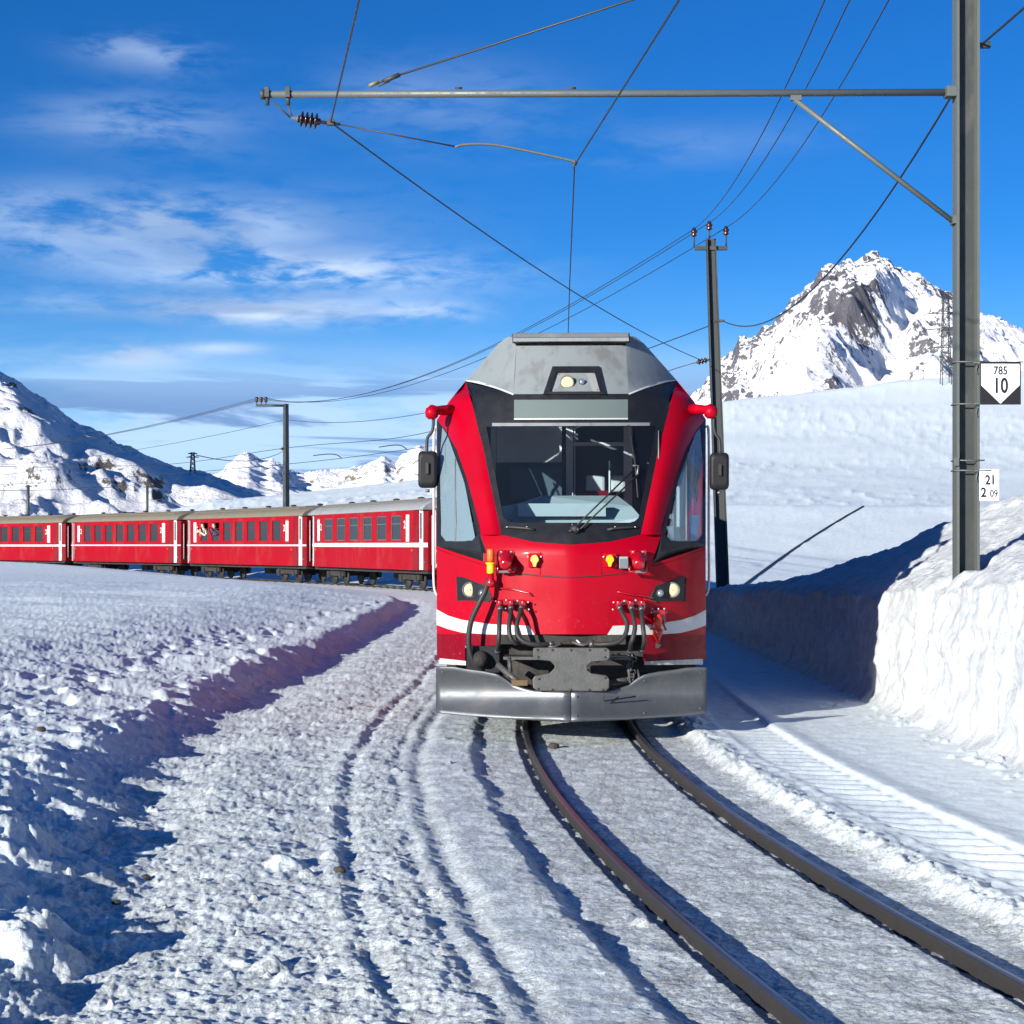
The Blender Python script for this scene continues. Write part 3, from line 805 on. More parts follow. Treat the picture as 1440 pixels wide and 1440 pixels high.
# red skin: lower nose, pillars
sk = MB()
p_out = [(655, 536), (632, 563), (614, 590), (626, 604), (642, 632), (656, 672), (668, 715), (676, 752)]
p_in = [(655, 536), (663, 565), (670, 592), (674, 606), (681, 634), (689, 675), (698, 717), (705, 752)]
loft(p_out, p_in, 36, 10, 0, .055, sk, matched=True)
loft([(676, 752), (705, 752), (750, 762), (803, 766)], [(690, 793), (730, 793), (770, 793), (803, 793)], 14, 5, 0, 0, sk, matched=True)
loft([(690, 793), (730, 793), (770, 793), (803, 793)], [(690, 822), (730, 822), (770, 822), (803, 822)], 14, 3, 0, 0, sk, matched=True)
loft([(614, 768), (640, 777), (665, 785), (690, 793)], [(614, 822), (640, 822), (665, 822), (690, 822)], 12, 4, 0, 0, sk, matched=True)
loft([(614, 822), (690, 822), (803, 822)], [(614, 892), (690, 892), (803, 892)], 26, 8, 0, 0, sk, matched=True)
sk.both().build('front_skin', M_red, car)
sk = MB(); loft([(614, 892), (654, 892)], [(614, 928), (654, 932)], 10, 4, 0, 0, sk); loft([(654, 892), (702, 892)], [(654, 909), (702, 908)], 8, 3, 0, 0, sk)
sk.build('lower_apron', M_reddark, car)
loft([(614, 892), (702, 892)], [(614, 928), (702, 933)], 14, 4).mirrored().build('lower_apron', M_reddark, car)
loft([(618, 926), (655, 930)], [(618, 934), (655, 936)], 6, 2, .012).build('apron_edge', M_snowcake, car)
loft([(618, 926), (700, 930)], [(618, 934), (700, 935)], 8, 2, .012).mirrored().build('apron_edge', M_snowcake, car)
MB().box((0, .30, .50), (2.46, .5, .44)).build('buffer_beam', M_under, car)
# white stripe
for sg in (0, 1):
    sk = loft([(613.6, 857), (630, 866), (650, 872), (690, 878), (744, 880)], [(613.6, 879), (630, 885), (650, 890), (690, 892.4), (752, 892.6)], 22, 3, .004, 0, matched=True)
    if sg: sk = sk.mirrored()
    sk.build('white_stripe', M_white, car)
# seam across the nose
MB().tube([L(x, 812 - 11 * (abs(x - 803) / 113.0) ** 1.6, None, .001) for x in range(690, 917, 6)], .006, 5).build('panel_seam', M_blackr, car)
for sg in (-1, 1):
    f = (lambda x: x) if sg < 0 else (lambda x: 1606 - x)
    MB().tube([L(f(x), y, None, .001) for x, y in [(760, 776), (760, 784), (760, 792), (760, 801), (760, 808)]], .0035, 5).build('panel_seam', M_reddark, car)
    MB().tube([L(f(x), y, None, .002) for x, y in [(691, 795), (684, 796), (672, 792), (650, 785), (630, 778), (615, 772)]], .004, 5).build('panel_seam', M_reddark, car)
# black mask round the windscreen
mk = MB()
gl_o = [(679, 596), (803, 594), (803, 594)]
loft([(655, 536.5), (705, 752)], [(684, 600), (708, 728)], 18, 3, .002, 0, mk)
loft([(655, 536.5), (722, 554), (803, 556)], [(684, 600), (730, 599), (803, 598)], 14, 6, .002, 0, mk)
loft([(708, 728), (716, 735), (803, 735)], [(705, 752), (750, 762), (803, 766)], 14, 4, .002, 0, mk)
mk.both().build('windscreen_surround', M_black, car)
gq = loft([(684, 600), (730, 599), (803, 598)], [(708, 728), (740, 735), (803, 735)], 12, 12, -.008)
gq.both().build('windscreen', M_glass, car)
# destination display and visor bar
sk = loft([(723, 562), (803, 562)], [(723, 588), (803, 588)], 8, 3, .006); sk.both()
disp = sk.build('destination_display', M_screen, car)
sk = loft([(723, 588), (803, 588)], [(723, 590), (803, 590)], 8, 1, .012); sk.both().build('display_edge', M_white, disp)
sk = loft([(692, 594.5), (803, 594.5)], [(692, 599), (803, 599)], 8, 1, .012); sk.both().build('sun_visor_rail', M_grey, car)
# grey roof fairing
fr = MB()
loft([(722, 554), (803, 554)], [(726, 486), (803, 486)], 8, 8, .004, 0, fr)
loft([(655, 535), (680, 541), (722, 554)], [(700, 484), (712, 485), (726, 486)], 10, 8, .004, .008, fr)
loft([(700, 484), (712, 485), (726, 486)], [(711, 475), (716, 473), (722, 473)], 5, 3, .004, 0, fr)
fr.both().build('roof_fairing', M_grey, car)
sk = loft([(655, 535.5), (672, 538.5), (698, 546), (722, 555.5)], [(655, 534), (672, 535.5), (698, 543.5), (722, 553.2)], 10, 1, .012)
sk.mirrored().build('fairing_trim', M_white, car); sk.build('fairing_trim', M_white, car)
ft = L(803, 480); 
tp = L(722, 480)
MB().box((0, ft.y + .16, ft.z + .055), (tp.x * -2 - .01, .42, .05)).build('roof_ledge', M_greydk, car, bevel=.008)
MB().box((0, ft.y + .10, ft.z + .012), (tp.x * -2 - .01, .30, .035)).build('ledge_strip', M_grey, car)
for sx_ in (-1, 1):
    MB().box((sx_ * (tp.x * -1 - .012), ft.y + .02, ft.z + .035), (.035, .08, .09)).build('ledge_bracket', M_blackr, car)
# roof headlight housing
fpoly = [(764, 554), (777, 515), (842, 515), (851, 554)]
ipoly = [(773, 550.5), (782, 523), (836, 523), (843.5, 550.5)]
hb = MB()
for i in range(4):
    j = (i + 1) % 4
    hb.face([L(*fpoly[i], off=.05), L(*fpoly[j], off=.05), L(*ipoly[j], off=.05), L(*ipoly[i], off=.05)])
    hb.face([L(*fpoly[j], off=.05), L(*fpoly[i], off=.05), L(*fpoly[i], off=-.02), L(*fpoly[j], off=-.02)])
    hb.face([L(*ipoly[i], off=.05), L(*ipoly[j], off=.05), L(*ipoly[j], off=.012), L(*ipoly[i], off=.012)])
hh = hb.build('roof_lamp_housing', M_black, car)
MB().face([L(*q, off=.014) for q in ipoly]).build('lamp_plate', M_roofg, hh)
for (x, y) in [(781, 548), (786, 526), (835, 526), (840, 548)]:
    MB().lathe([(.006, 0), (.006, .004)], L(x, y, off=.014), (0, -1, 0), 8).build('screw', M_greydk, hh)
def lamp(px, py_, r, off, mat_lens, parent, name='headlight', ring=M_blackr):
    c = L(px, py_, off=off)
    o = MB().lathe([(r * 1.14, 0), (r * 1.14, .02), (r, .024), (r * .98, .008)], c, (0, -1, .05), 24).build(name, ring, parent)
    MB().lathe([(r * .97, .004), (r * .9, .013), (r * .6, .02), (r * .25, .024), (.001, .025)], c, (0, -1, .05), 24).build('lens', mat_lens, o)
    MB().lathe([(r * .16, .02), (r * .12, .030), (.001, .032)], c, (0, -1, .05), 10).build('reflector_cap', mat_lens, o)
    return o
lamp(797.5, 538, .062, .014, M_lampw, hh, 'lamp', M_greydk); lamp(818, 537, .027, .014, M_lamps, hh, 'lamp', M_greydk)
# lower headlights
for sg in (-1, 1):
    f = (lambda x: x) if sg < 0 else (lambda x: 1606 - x)
    poly = [(642.5, 812), (650, 813), (684, 825), (691, 842), (688, 845.5), (644, 844), (642, 842)]
    hb_ = loft([(f(642.5), 812), (f(650), 812.5), (f(684), 825), (f(690), 834)], [(f(642), 844), (f(655), 844.5), (f(686), 846), (f(691.5), 843)], 14, 5, .007)
    hl = hb_.build('headlight_cluster', M_black, car)
    MB().tube([L(f(x), y, off=.008) for x, y in [(642, 811.5), (651, 812), (684, 824.5), (692, 842), (688, 846), (643, 845), (642, 811.5)]], .005, 5).build('cluster_seal', M_blackr, hl)
    lamp(f(661), 829.5, .066, .008, M_lampc, hl, 'headlight', M_greydk); lamp(f(678), 834, .030, .008, M_lamps, hl, 'headlight', M_greydk)
# side corner windows
for sg in (-1, 1):
    win = [(621, 600), (617.5, 640), (618.5, 700), (619, 752), (626, 761), (664, 760), (671, 752), (664, 722), (652, 676), (639, 636), (628, 610)]
    outr = [(614, 590), (614, 640), (614, 700), (614, 756), (614, 768), (690, 793), (676, 752), (668, 715), (656, 672), (642, 632), (626, 604)]
    n = len(win); mb = MB(); v = []
    rows = [[L(*q, off=.004) for q in outr], [L(*(np.array(a) * .5 + np.array(b) * .5), off=.004) for a, b in zip(outr, win)], [L(*q, off=.004) for q in win], [L(*q, off=-.015) for q in win]]
    mb.grid(rows, False, True)
    if sg > 0: mb = mb.mirrored()
    fr_ = mb.build('corner_window_frame', M_black, car)
    g_ = MB(); c = L(640, 700, off=-.012); g_rows = [[L(*q, off=-.012) for q in win], [c * .999 + (L(*q, off=-.012) - c) * .001 for q in win]]
    gm = MB(); left = [(621, 600), (617.5, 640), (618.5, 700), (619, 745), (622, 759)]; right = [(628, 610), (639, 636), (652, 676), (664, 722), (668, 759)]
    gm = loft([(621, 600), (617.5, 660), (619, 761)], [(627, 606), (653, 678), (669, 761)], 12, 4, -.010)
    if sg > 0: gm = gm.mirrored()
    gm.build('corner_window', M_sglass, fr_)
    fpx = (lambda x: x) if sg < 0 else (lambda x: 1606 - x)
    MB().tube([L(fpx(641), y, off=-.02) for y in (645, 700, 760)], .012, 6).build('window_post', M_greydk, fr_)
    MB().tube([L(fpx(627), y, off=-.03) for y in (612, 660, 706)], .010, 6).build('blind_cord', M_blackr, fr_)
    # grab rail behind the corner
    d = .95
    xx = sg * 1.432
    MB().tube(spline([(xx - sg * .03, 1.0, 3.0), (xx, 1.0, 2.9), (xx, 1.0, 1.9), (xx, 1.0, 1.35), (xx - sg * .05, 1.0, 1.22)], 4), .014, 7).build('grab_rail', M_white, car)

# sides, roof and tail of the first body: extruded from the front outline
edge = [(614, 928), (614, 892), (614, 822), (614, 768), (614, 700), (614, 640), (614, 590), (632, 563), (655, 535), (680, 508), (700, 484), (711, 475), (722, 473), (803, 473)]
E0 = [L(*q) for q in edge]
ys = [1.2, 2.2, 6, 11, 15.6]
def side_rows(i0, i1):
    rows = [E0[i0:i1 + 1]]
    for y in ys: rows.append([Vector((p.x, y, p.z)) for p in E0[i0:i1 + 1]])
    return rows
MB().grid(side_rows(0, 2), False).both().build('lower_side', M_reddark, car)
MB().grid(side_rows(2, 8), False).both().build('side_wall', M_red, car)
MB().grid(side_rows(8, 13), False).both().build('roof', M_grey, car)
tail = [Vector((p.x, 15.6, p.z)) for p in E0]
MB().face(tail + [Vector((-p.x, p.y, p.z)) for p in tail[::-1]]).build('end_wall', M_reddark, car)
# side windows and doors (seen only from aside)
for sg in (-1, 1):
    for k, y in enumerate([2.4, 6.2, 7.9, 9.6, 11.3, 13.0]):
        if k == 0:
            dr = MB().box((sg * 1.345, y, 1.9), (.03, .8, 2.1)).build('cab_door', M_red, car)
            MB().box((sg * 1.358, y, 2.45), (.02, .5, .8)).build('pane', M_cglass, dr)
        else:
            MB().box((sg * 1.34, y, 2.35), (.03, 1.35, .95)).build('side_window', M_cglass, car)
    MB().box((sg * 1.352, 8.0, 1.0), (.008, 14, .10)).build('side_stripe', M_white, car)
    MB().box((sg * 1.345, 4.3, 1.95), (.03, 1.2, 2.1)).build('passenger_door', M_white, car)
# roof equipment behind the fairing
MB().box((0, 5, 3.86), (1.5, 2.4, .14)).build('roof_pod', M_greydk, car, bevel=.03)
pt = MB()
for sg in (-1, 1):
    pt.tube([(sg * .45, 12.0, 3.9), (sg * .30, 13.2, 4.55)], .03, 6).tube([(sg * .30, 13.2, 4.55), (sg * .55, 12.1, 5.30)], .025, 6)
pt.tube([(-.75, 12.1, 5.30), (.75, 12.1, 5.30)], .03, 6).tube([(-.5, 12.0, 3.9), (.5, 12.0, 3.9)], .04, 6)
pt.build('pantograph', M_mast, car)

# cab interior
def lbox(px0, py0, px1, py1, dy0, dy1, name, m, parent=car, bevel=0):
    a = L(px0, py1, dy0); b = L(px1, py0, dy0)
    return MB().box(((a.x + b.x) / 2, (dy0 + dy1) / 2, (a.z + b.z) / 2), (b.x - a.x, dy1 - dy0, b.z - a.z)).build(name, m, parent, bevel=bevel)
cab = MB().box((0, 2.4, 2.3), (2.3, .04, 2.2)).build('cab_bulkhead', M_cabdark, car)
for (x0, x1) in [(796, 806), (807.5, 809), (877, 889), (690, 697)]:
    lbox(x0, 600, x1, 728, 2.15, 2.2, 'bulkhead_post', M_cabgrey, cab)
lbox(797, 622, 880, 627, 2.12, 2.16, 'bulkhead_rail', M_cabgrey, cab)
lbox(698, 600, 790, 650, 2.2, 2.3, 'bulkhead_panel', M_cabgrey, cab)
lbox(718, 658, 790, 702, 2.0, 2.25, 'cabinet', mat('cabinet_blue_grey', (.10, .14, .19), .6), cab)
MB().box((0, 1.3, 1.0), (2.0, 1.9, .06)).build('cab_floor', M_cabdark, car)
ds = MB()
da = [L(706, 712, .1), L(729, 708, .2), L(762, 697, .5), L(868, 697, .5), L(888, 712, .2), L(902, 728, .1), L(902, 742, .05), L(706, 742, .05)]
ds.prism(da, (0, .25, -.05)); ds.build('dashboard', M_cabpale, car)
lbox(728, 708, 852, 726, -.02, .1, 'instrument_hood', M_cabpale)
lbox(824, 668, 851, 694, 1.5, 1.62, 'headrest', M_cabwhite, bevel=.03)
lbox(858, 668, 880, 692, 1.6, 1.72, 'headrest', M_cabwhite, bevel=.03)
lbox(820, 690, 856, 700, 1.4, 1.6, 'seat_back', M_reddark)
lbox(856, 648, 858, 694, 1.2, 1.22, 'microphone_stalk', M_cabgrey)
for sg in (-1, 1):
    MB().box((sg * 1.15, 1.6, 1.9), (.03, .06, 1.5)).build('cab_side_post', M_cabpale, car)
MB().box((-.95, .9, 1.75), (.25, .4, .5)).build('side_console', M_cabpale, car)
MB().prism([L(972, 725, 1.1), L(985, 725, 1.1), L(991, 770, 1.1), L(970, 770, 1.1)], (0, .2, 0)).build('driver_seat', mat('blue_seat', (.03, .07, .14), .8), car)

# wipers
def wp(x, y, off): return L(x, y, off=off)
for (a, b) in [((808, 742), (890, 662)), ((816, 744), (897, 668))]:
    MB().tube([wp(*a, .05), wp((a[0] + b[0]) / 2, (a[1] + b[1]) / 2, .05), wp(*b, .045)], .008, 6).build('wiper_arm', M_blackr, car)
MB().tube([wp(884, 598, .03), wp(893, 650, .03), wp(897, 700, .03)], .007, 6).build('wiper_blade', M_blackr, car)
MB().tube([wp(890, 655, .05), wp(898, 655, .05), wp(896, 668, .05)], .012, 6).build('wiper_joint', M_steel, car)
pv = MB().lathe([(.05, 0), (.05, .03), (.03, .06), (.012, .07)], wp(809, 745, 0), (0, -1, .2), 14).build('wiper_pivot', M_blackr, car)
for (x, y) in [(805, 739), (813, 746), (802, 748)]:
    MB().lathe([(.012, .03), (.010, .055), (.001, .06)], wp(x, y, .02), (0, -1, .2), 8).build('bolt', M_steel, pv)
for sg in (-1, 1):
    f = (lambda x: x) if sg < 0 else (lambda x: 1606 - x)
    h_ = MB().tube([wp(f(710), 742, .012), wp(f(718), 741, .035), wp(f(742), 743, .035), wp(f(752), 745, .012)], .014, 6).build('hand_hold', M_blackr, car)
    for x in (713, 741): MB().lathe([(.008, 0), (.005, .012)], wp(f(x), 741, .035), (0, -1, 0), 8).build('bolt', M_white, h_)
    MB().tube([wp(f(926), 606, .02), wp(f(926), 645, .02)], .006, 5).build('reflector_strip', M_grey, car) if sg < 0 else None

# mirrors
for sg in (-1, 1):
    f = (lambda x: x) if sg < 0 else (lambda x: 1606 - x)
    o_ = 0 if sg < 0 else 0
    A = L(f(634), 576, .55); B = L(f(607), 577, .35)
    hd = MB().tube([A, A * .6 + B * .4, A * .25 + B * .75, B, B + (B - A) * .12], [.056, .052, .045, .062, .036], 14)
    mr = hd.build('mirror_mount', M_red, car)
    MB().lathe([(.036, -.01), (.064, .015), (.070, .06), (.060, .10), (.025, .12)], B + Vector((0, 0, -.075)), (0, 0, 1), 16).build('mount_cap', M_red, mr)
    rp = [L(f(609), 585, .35), L(f(609), 598, .35), L(f(607), 607, .35), L(f(601), 615, .35), L(f(600), 625, .35), L(f(600), 640, .33)]
    if sg > 0: rp = [L(1003, 585, .35), L(1003, 600, .35), L(1005, 610, .35), L(1011, 620, .35), L(1012, 640, .33)]
    MB().tube(spline(rp, 3), .016, 8).build('mirror_rod', M_blackr, mr)
    cx, cy = (601, 660) if sg < 0 else (1011, 663)
    c = L(cx, cy, .35); hw, hh_ = .095, .185
    pl = []
    for (ax, az_) in ((hw - .035, hh_ - .05), (-hw + .035, hh_ - .05), (-hw + .035, -hh_ + .05), (hw - .035, -hh_ + .05)):
        a0 = {(1, 1): 0, (-1, 1): 90, (-1, -1): 180, (1, -1): 270}[(1 if ax > 0 else -1, 1 if az_ > 0 else -1)]
        for k in range(4):
            an = R(a0 + 30 * k); pl.append((ax + .035 * math.cos(an), az_ + .05 * math.sin(an)))
    m2 = MB(); rows = []
    for (sc_, yy) in ((.70, -.045), (.93, -.035), (1.0, -.01), (1.0, .05), (.95, .06)):
        rows.append([c + Vector((u * sc_, yy, v * sc_)) for (u, v) in pl])
    m2.grid(rows, True, True); m2.face(rows[0][::-1]); m2.face(rows[-1])
    ms = m2.build('mirror', mat('mirror_shell', (.012, .012, .013), .55, spec=.25) if sg < 0 else bpy.data.materials['mirror_shell'], mr)
    MB().box((c.x, c.y - .058, c.z + .01), (.028, .035, .11)).build('mirror_clamp', M_blackr, mr)
    MB().tube([c + Vector((-.02, 0, -hh_ - .03)), c + Vector((.02, 0, -hh_ - .03))], .018, 6).build('mirror_foot', M_steel, mr)

# sockets and hoses on the nose
def bx(px, py_, w_, h_, dd, name, m, off=0, parent=car, bevel=.006):
    c = L(px, py_, off=off); s = F / (YR + c.y)
    return MB().box((c.x, c.y - dd / 2, c.z), (w_ / s, dd, h_ / s)).build(name, m, parent, bevel=bevel)
def bolts(parent, pts, off, r=.008, m=M_white):
    for (x, y) in pts:
        MB().lathe([(r, 0), (r * .9, .007), (r * .3, .011)], L(x, y, off=off), (0, -1, 0), 8).build('bolt', m, parent)
M_redg = mat('red_gloss_casting', (.33, .001, .008), .25, coat=.8, var=.25, vscale=20)
for (jx, nm) in ((712, 0), (897, 1)):
    plate = bx(jx, 781, 24, 15, .03, 'jumper_socket', M_redg)
    MB().lathe([(.070, 0), (.074, .05), (.060, .10), (.054, .20), (.03, .215)], L(jx, 784, off=.03), (0, -1, -.35), 18).build('socket_body', M_redg, plate)
    bolts(plate, [(jx - 7, 776), (jx + 7, 776), (jx - 9, 785), (jx + 9, 785), (jx, 793)], .05)
    br = MB()
    for s in (-1, 1): br.tube([L(jx + s * 11, 788, off=.02), L(jx + s * 12, 803, off=.10)], .010, 6)
    br.tube([L(jx - 12, 804, off=.11), L(jx + 12, 804, off=.11)], .013, 6)
    br.build('socket_bracket', M_redg, plate)
    MB().box(tuple(L(jx, 804, off=.12)), (.13, .02, .022)).build('bracket_bar', M_greydk, plate)
# plugged cable on the left
pg = bx(689, 784, 18, 13, .03, 'cable_socket', M_redg)
bolts(pg, [(682, 782), (697, 782)], .035)
c0 = L(690, 772, off=.17)
MB().lathe([(.030, 0), (.034, -.02), (.034, -.09), (.028, -.12)], c0, (0, -.05, 1), 14).build('plug_cap', M_orange, pg)
MB().lathe([(.045, -.125), (.047, -.14), (.030, -.15), (.036, -.155), (.036, -.22), (.030, -.23)], c0, (0, -.05, 1), 14).build('plug_collar', M_yellow, pg)
MB().lathe([(.028, -.23), (.03, -.28), (.045, -.30), (.045, -.34), (.022, -.36)], c0, (0, -.05, 1), 12).build('plug_sleeve', M_redg, pg)
ch = spline([L(687, 814, off=.14), L(682, 832, off=.20), L(672, 852, off=.25), L(662, 876, off=.28), L(659, 905, off=.28), L(665, 930, off=.22), L(676, 941, off=.12), L(681, 932, off=.02)], 6)
MB().tube(ch, .026, 10).build('jumper_cable', M_blackr, car)
# yellow capped sockets
for (jx, s) in ((752, 1), (858, -1)):
    pl_ = bx(jx + s * 4, 788, 26, 20, .012, 'socket_plate', M_red, bevel=.004)
    bolts(pl_, [(jx - 9, 783), (jx + 9, 783)], .014, .010)
    MB().lathe([(.036, 0), (.040, .03), (.034, .05)], L(jx, 786, off=.012), (0, -1, 0), 14).build('socket_ring', M_orange, pl_)
    cap = [L(jx + a, 787 + b, off=.075) for (a, b) in ((-3, -6), (2, -7), (5, -3), (6, 1), (3, 5), (2, 10), (-2, 10), (-3, 5), (-6, 1), (-5, -3))]
    MB().prism(cap[::-1], (0, .03, 0)).build('socket_cap', M_yellow, pl_, bevel=.006)
gb = bx(877, 791, 13, 17, .07, 'cable_box', mat('box_grey', (.12, .14, .16), .4))
bx(877, 784.5, 12, 4, .075, 'box_lid', M_roofg, parent=gb)
# three air hoses each side
for sg in (-1, 1):
    f = (lambda x: x) if sg < 0 else (lambda x: 1606 - x)
    mf = MB()
    a = L(f(703), 847, off=.05); b = L(f(744), 847, off=.05)
    mf.box(((a.x + b.x) / 2, a.y + .0, a.z), (abs(b.x - a.x), .10, .055))
    for x in (703, 719, 736):
        c = L(f(x), 850, off=.09); mf.lathe([(.028, .04), (.032, 0), (.032, -.03), (.024, -.045)], c, (0, -.2, 1), 12)
    man = mf.build('air_manifold', M_redg, car, bevel=.008)
    bolts(man, [(f(702), 846), (f(712), 844), (f(728), 845), (f(743), 847), (f(711), 856), (f(744), 857)], .10, .009)
    HS = [[(704, 853), (702.5, 870), (702, 890), (701, 905), (700, 914)], [(719, 853), (718, 866), (716, 882), (718, 897), (725, 905), (731, 902)],
          [(734, 853), (731, 864), (727, 878), (728, 893), (738, 903), (756, 907), (772, 906)]]
    if sg > 0:
        HS = [[(871, 853), (876, 864), (882, 878), (879, 893), (868, 903), (850, 906), (835, 906)], [(888, 853), (890, 866), (893, 882), (890, 897), (887, 905), (886, 914)],
              [(902, 853), (903, 870), (905, 888), (906, 903), (903, 912)]]
    for h_ in HS:
        n = len(h_)
        pts = [L(x, y, off=.13 + .22 * math.sin(math.pi * .85 * i / (n - 1))) for i, (x, y) in enumerate(h_)]
        o_ = MB().tube(spline(pts, 5), .0215, 10).build('air_hose', M_blackr, car)
        MB().tube([pts[-1] * 1.0, pts[-1] + (pts[-1] - pts[-2]) * .35], .028, 8).build('hose_coupling', M_steel, o_)
        MB().tube([pts[0], pts[0] + (pts[1] - pts[0]) * .35], .026, 8).build('hose_clip', M_steel, o_)
# shackle and red fittings on the right
rf = bx(925, 866, 20, 18, .03, 'hose_holder', M_redg)
bolts(rf, [(917, 856), (926, 856), (934, 856), (937, 861), (916, 861), (936, 876)], .035, .009)
MB().lathe([(.035, .06), (.042, .02), (.042, -.02), (.03, -.08), (.045, -.09), (.05, -.13), (.03, -.16), (.012, -.2)], L(925, 872, off=.07), (0, -.15, 1), 12).build('dummy_coupling', mat('orange_red_casting', (.55, .03, .008), .35, var=.4, vscale=30), rf)
for (x, s) in ((917, -1), (934, 1)): MB().tube([L(x + s * -3, 872, off=.08), L(x, 880, off=.1), L(x + s * 2, 885, off=.08)], .012, 6).build('locking_lug', M_redg, rf)
MB().tube(spline([L(925, 884, off=.07), L(926, 895, off=.06), L(925, 903, off=.02)], 4), .02, 8).build('holder_stem', M_redg, rf)
MB().lathe([(.035, 0), (.035, .01)], L(924, 906, off=.0), (0, -1, 0), 14).build('holder_eye', M_blackr, rf)
for pts in ([(704, 827), (722, 829), (744, 834), (748, 838)], [(868, 832), (886, 836), (905, 838), (918, 841)], [(690, 842), (703, 848)], [(905, 842), (922, 846)]):
    MB().tube([L(x, y, off=.025) for x, y in pts], .009, 6).build('lifting_bar', M_redg, car)

# coupler, beams and everything in the pocket under the nose
pk = MB().box((0, -.35, .62), (1.72, .5, .56)).build('headstock', M_under, car)
lbox(700, 893, 880, 906, -.86, -.6, 'beam_top', M_under)
lbox(708, 924, 756, 928, -1.02, -.7, 'draw_bar', M_coup, pk); lbox(848, 924, 886, 928, -1.02, -.7, 'draw_bar', M_coup, pk)
plt = [(750, 912), (754, 911), (853, 911), (858, 914), (858, 925), (854, 929), (832, 931), (826, 936), (826, 942), (832, 947), (853, 950), (857, 955), (857, 967), (852, 972), (757, 972), (750, 968), (749, 956), (752, 951), (773, 947), (780, 940), (780, 936), (774, 930), (756, 928), (750, 924)]
cp = MB().prism([L(x, y, -1.35) for x, y in plt][::-1], (0, .06, 0)).build('coupler_plate', M_coup, car, bevel=.008)
for (x, y) in [(756, 914), (777, 914), (803, 914), (829, 914), (851, 914), (757, 924), (851, 924), (758, 955), (851, 953), (757, 969), (777, 970), (803, 970), (829, 970), (848, 970)]:
    MB().lathe([(.011, 0), (.011, .006), (.006, .007)], L(x, y, -1.351), (0, -1, 0), 8).build('bolt_head', M_blackr, cp)
MB().box((0, -1.0, .52), (.34, .5, .16)).build('coupler_shank', M_under, cp)
MB().tube([L(700, 935, -.95), L(735, 965, -1.1)], .03, 8).build('stay_rod', M_coup, pk)
MB().tube([L(860, 960, -1.0), L(890, 955, -.9)], .03, 8).build('stay_rod', M_coup, pk)
MB().tube([L(716, 935, -1.1), L(718, 945, -1.15), L(716, 925, -1.1)], .02, 8).build('hook', M_coup, pk)
MB().box(tuple(L(730, 960, -1.15)), (.14, .1, .05), .2).build('hook_latch', mat('brass_fitting', (.25, .17, .09), .5, metal=.6), pk)
# socket box at left under the apron
lbox(656, 909, 702, 946, -.72, -.3, 'cable_box', M_black)
MB().lathe([(.075, 0), (.075, .05), (.055, .1), (.02, .12)], L(676, 926, -.74), (0, -1, -.2), 16).build('cable_outlet', M_under, pk)
# chain and locking lever at the right of the coupler
for k in range(9):
    a = k * .7; c = L(888 + 3 * math.sin(a * 2), 922 + k * 4.6, -1.0)
    MB().tube([c + Vector((.028 * math.cos(t), .006, .022 * math.sin(t))) if k % 2 else c + Vector((.006, .028 * math.cos(t), .022 * math.sin(t))) for t in np.linspace(0, 2 * np.pi, 9)], .007, 5).build('chain_link', M_coup, pk)
MB().tube([L(885, 915, -.95), L(884, 940, -1.0), L(888, 968, -.98)], .016, 6).build('locking_lever', M_coup, pk)
MB().tube([L(896, 940, -.95), L(899, 952, -1.0), L(890, 965, -1.0)], .012, 6).build('locking_lever', M_coup, pk)
for (x0, x1, y) in [(765, 790, 906), (805, 835, 903)]:
    MB().tube(spline([L(x0, y, -1.1), L((x0 + x1) / 2, y + 4, -1.15), L(x1, y - 1, -1.1)], 4), .014, 6).build('small_hose', M_coup, pk)
    MB().tube([L(x0 + 6, y - 3, -1.12), L(x0 + 14, y + 5, -1.14)], .009, 5).build('valve_handle', M_white, pk)
MB().box((0, .9, .42), (1.9, 1.6, .5)).build('underframe', M_under, car)
for sg in (-1, 1):
    for yy in (1.6, 3.8):
        wh = MB().lathe([(.34, -.06), (.34, .05), (.38, .06), (.38, .08), (.1, .09)], (sg * .56, yy, .37), (-sg, 0, 0), 24).build('wheel', M_under, car)
    MB().box((sg * .75, 2.7, .42), (.14, 3.4, .34)).build('bogie_frame', M_under, car)
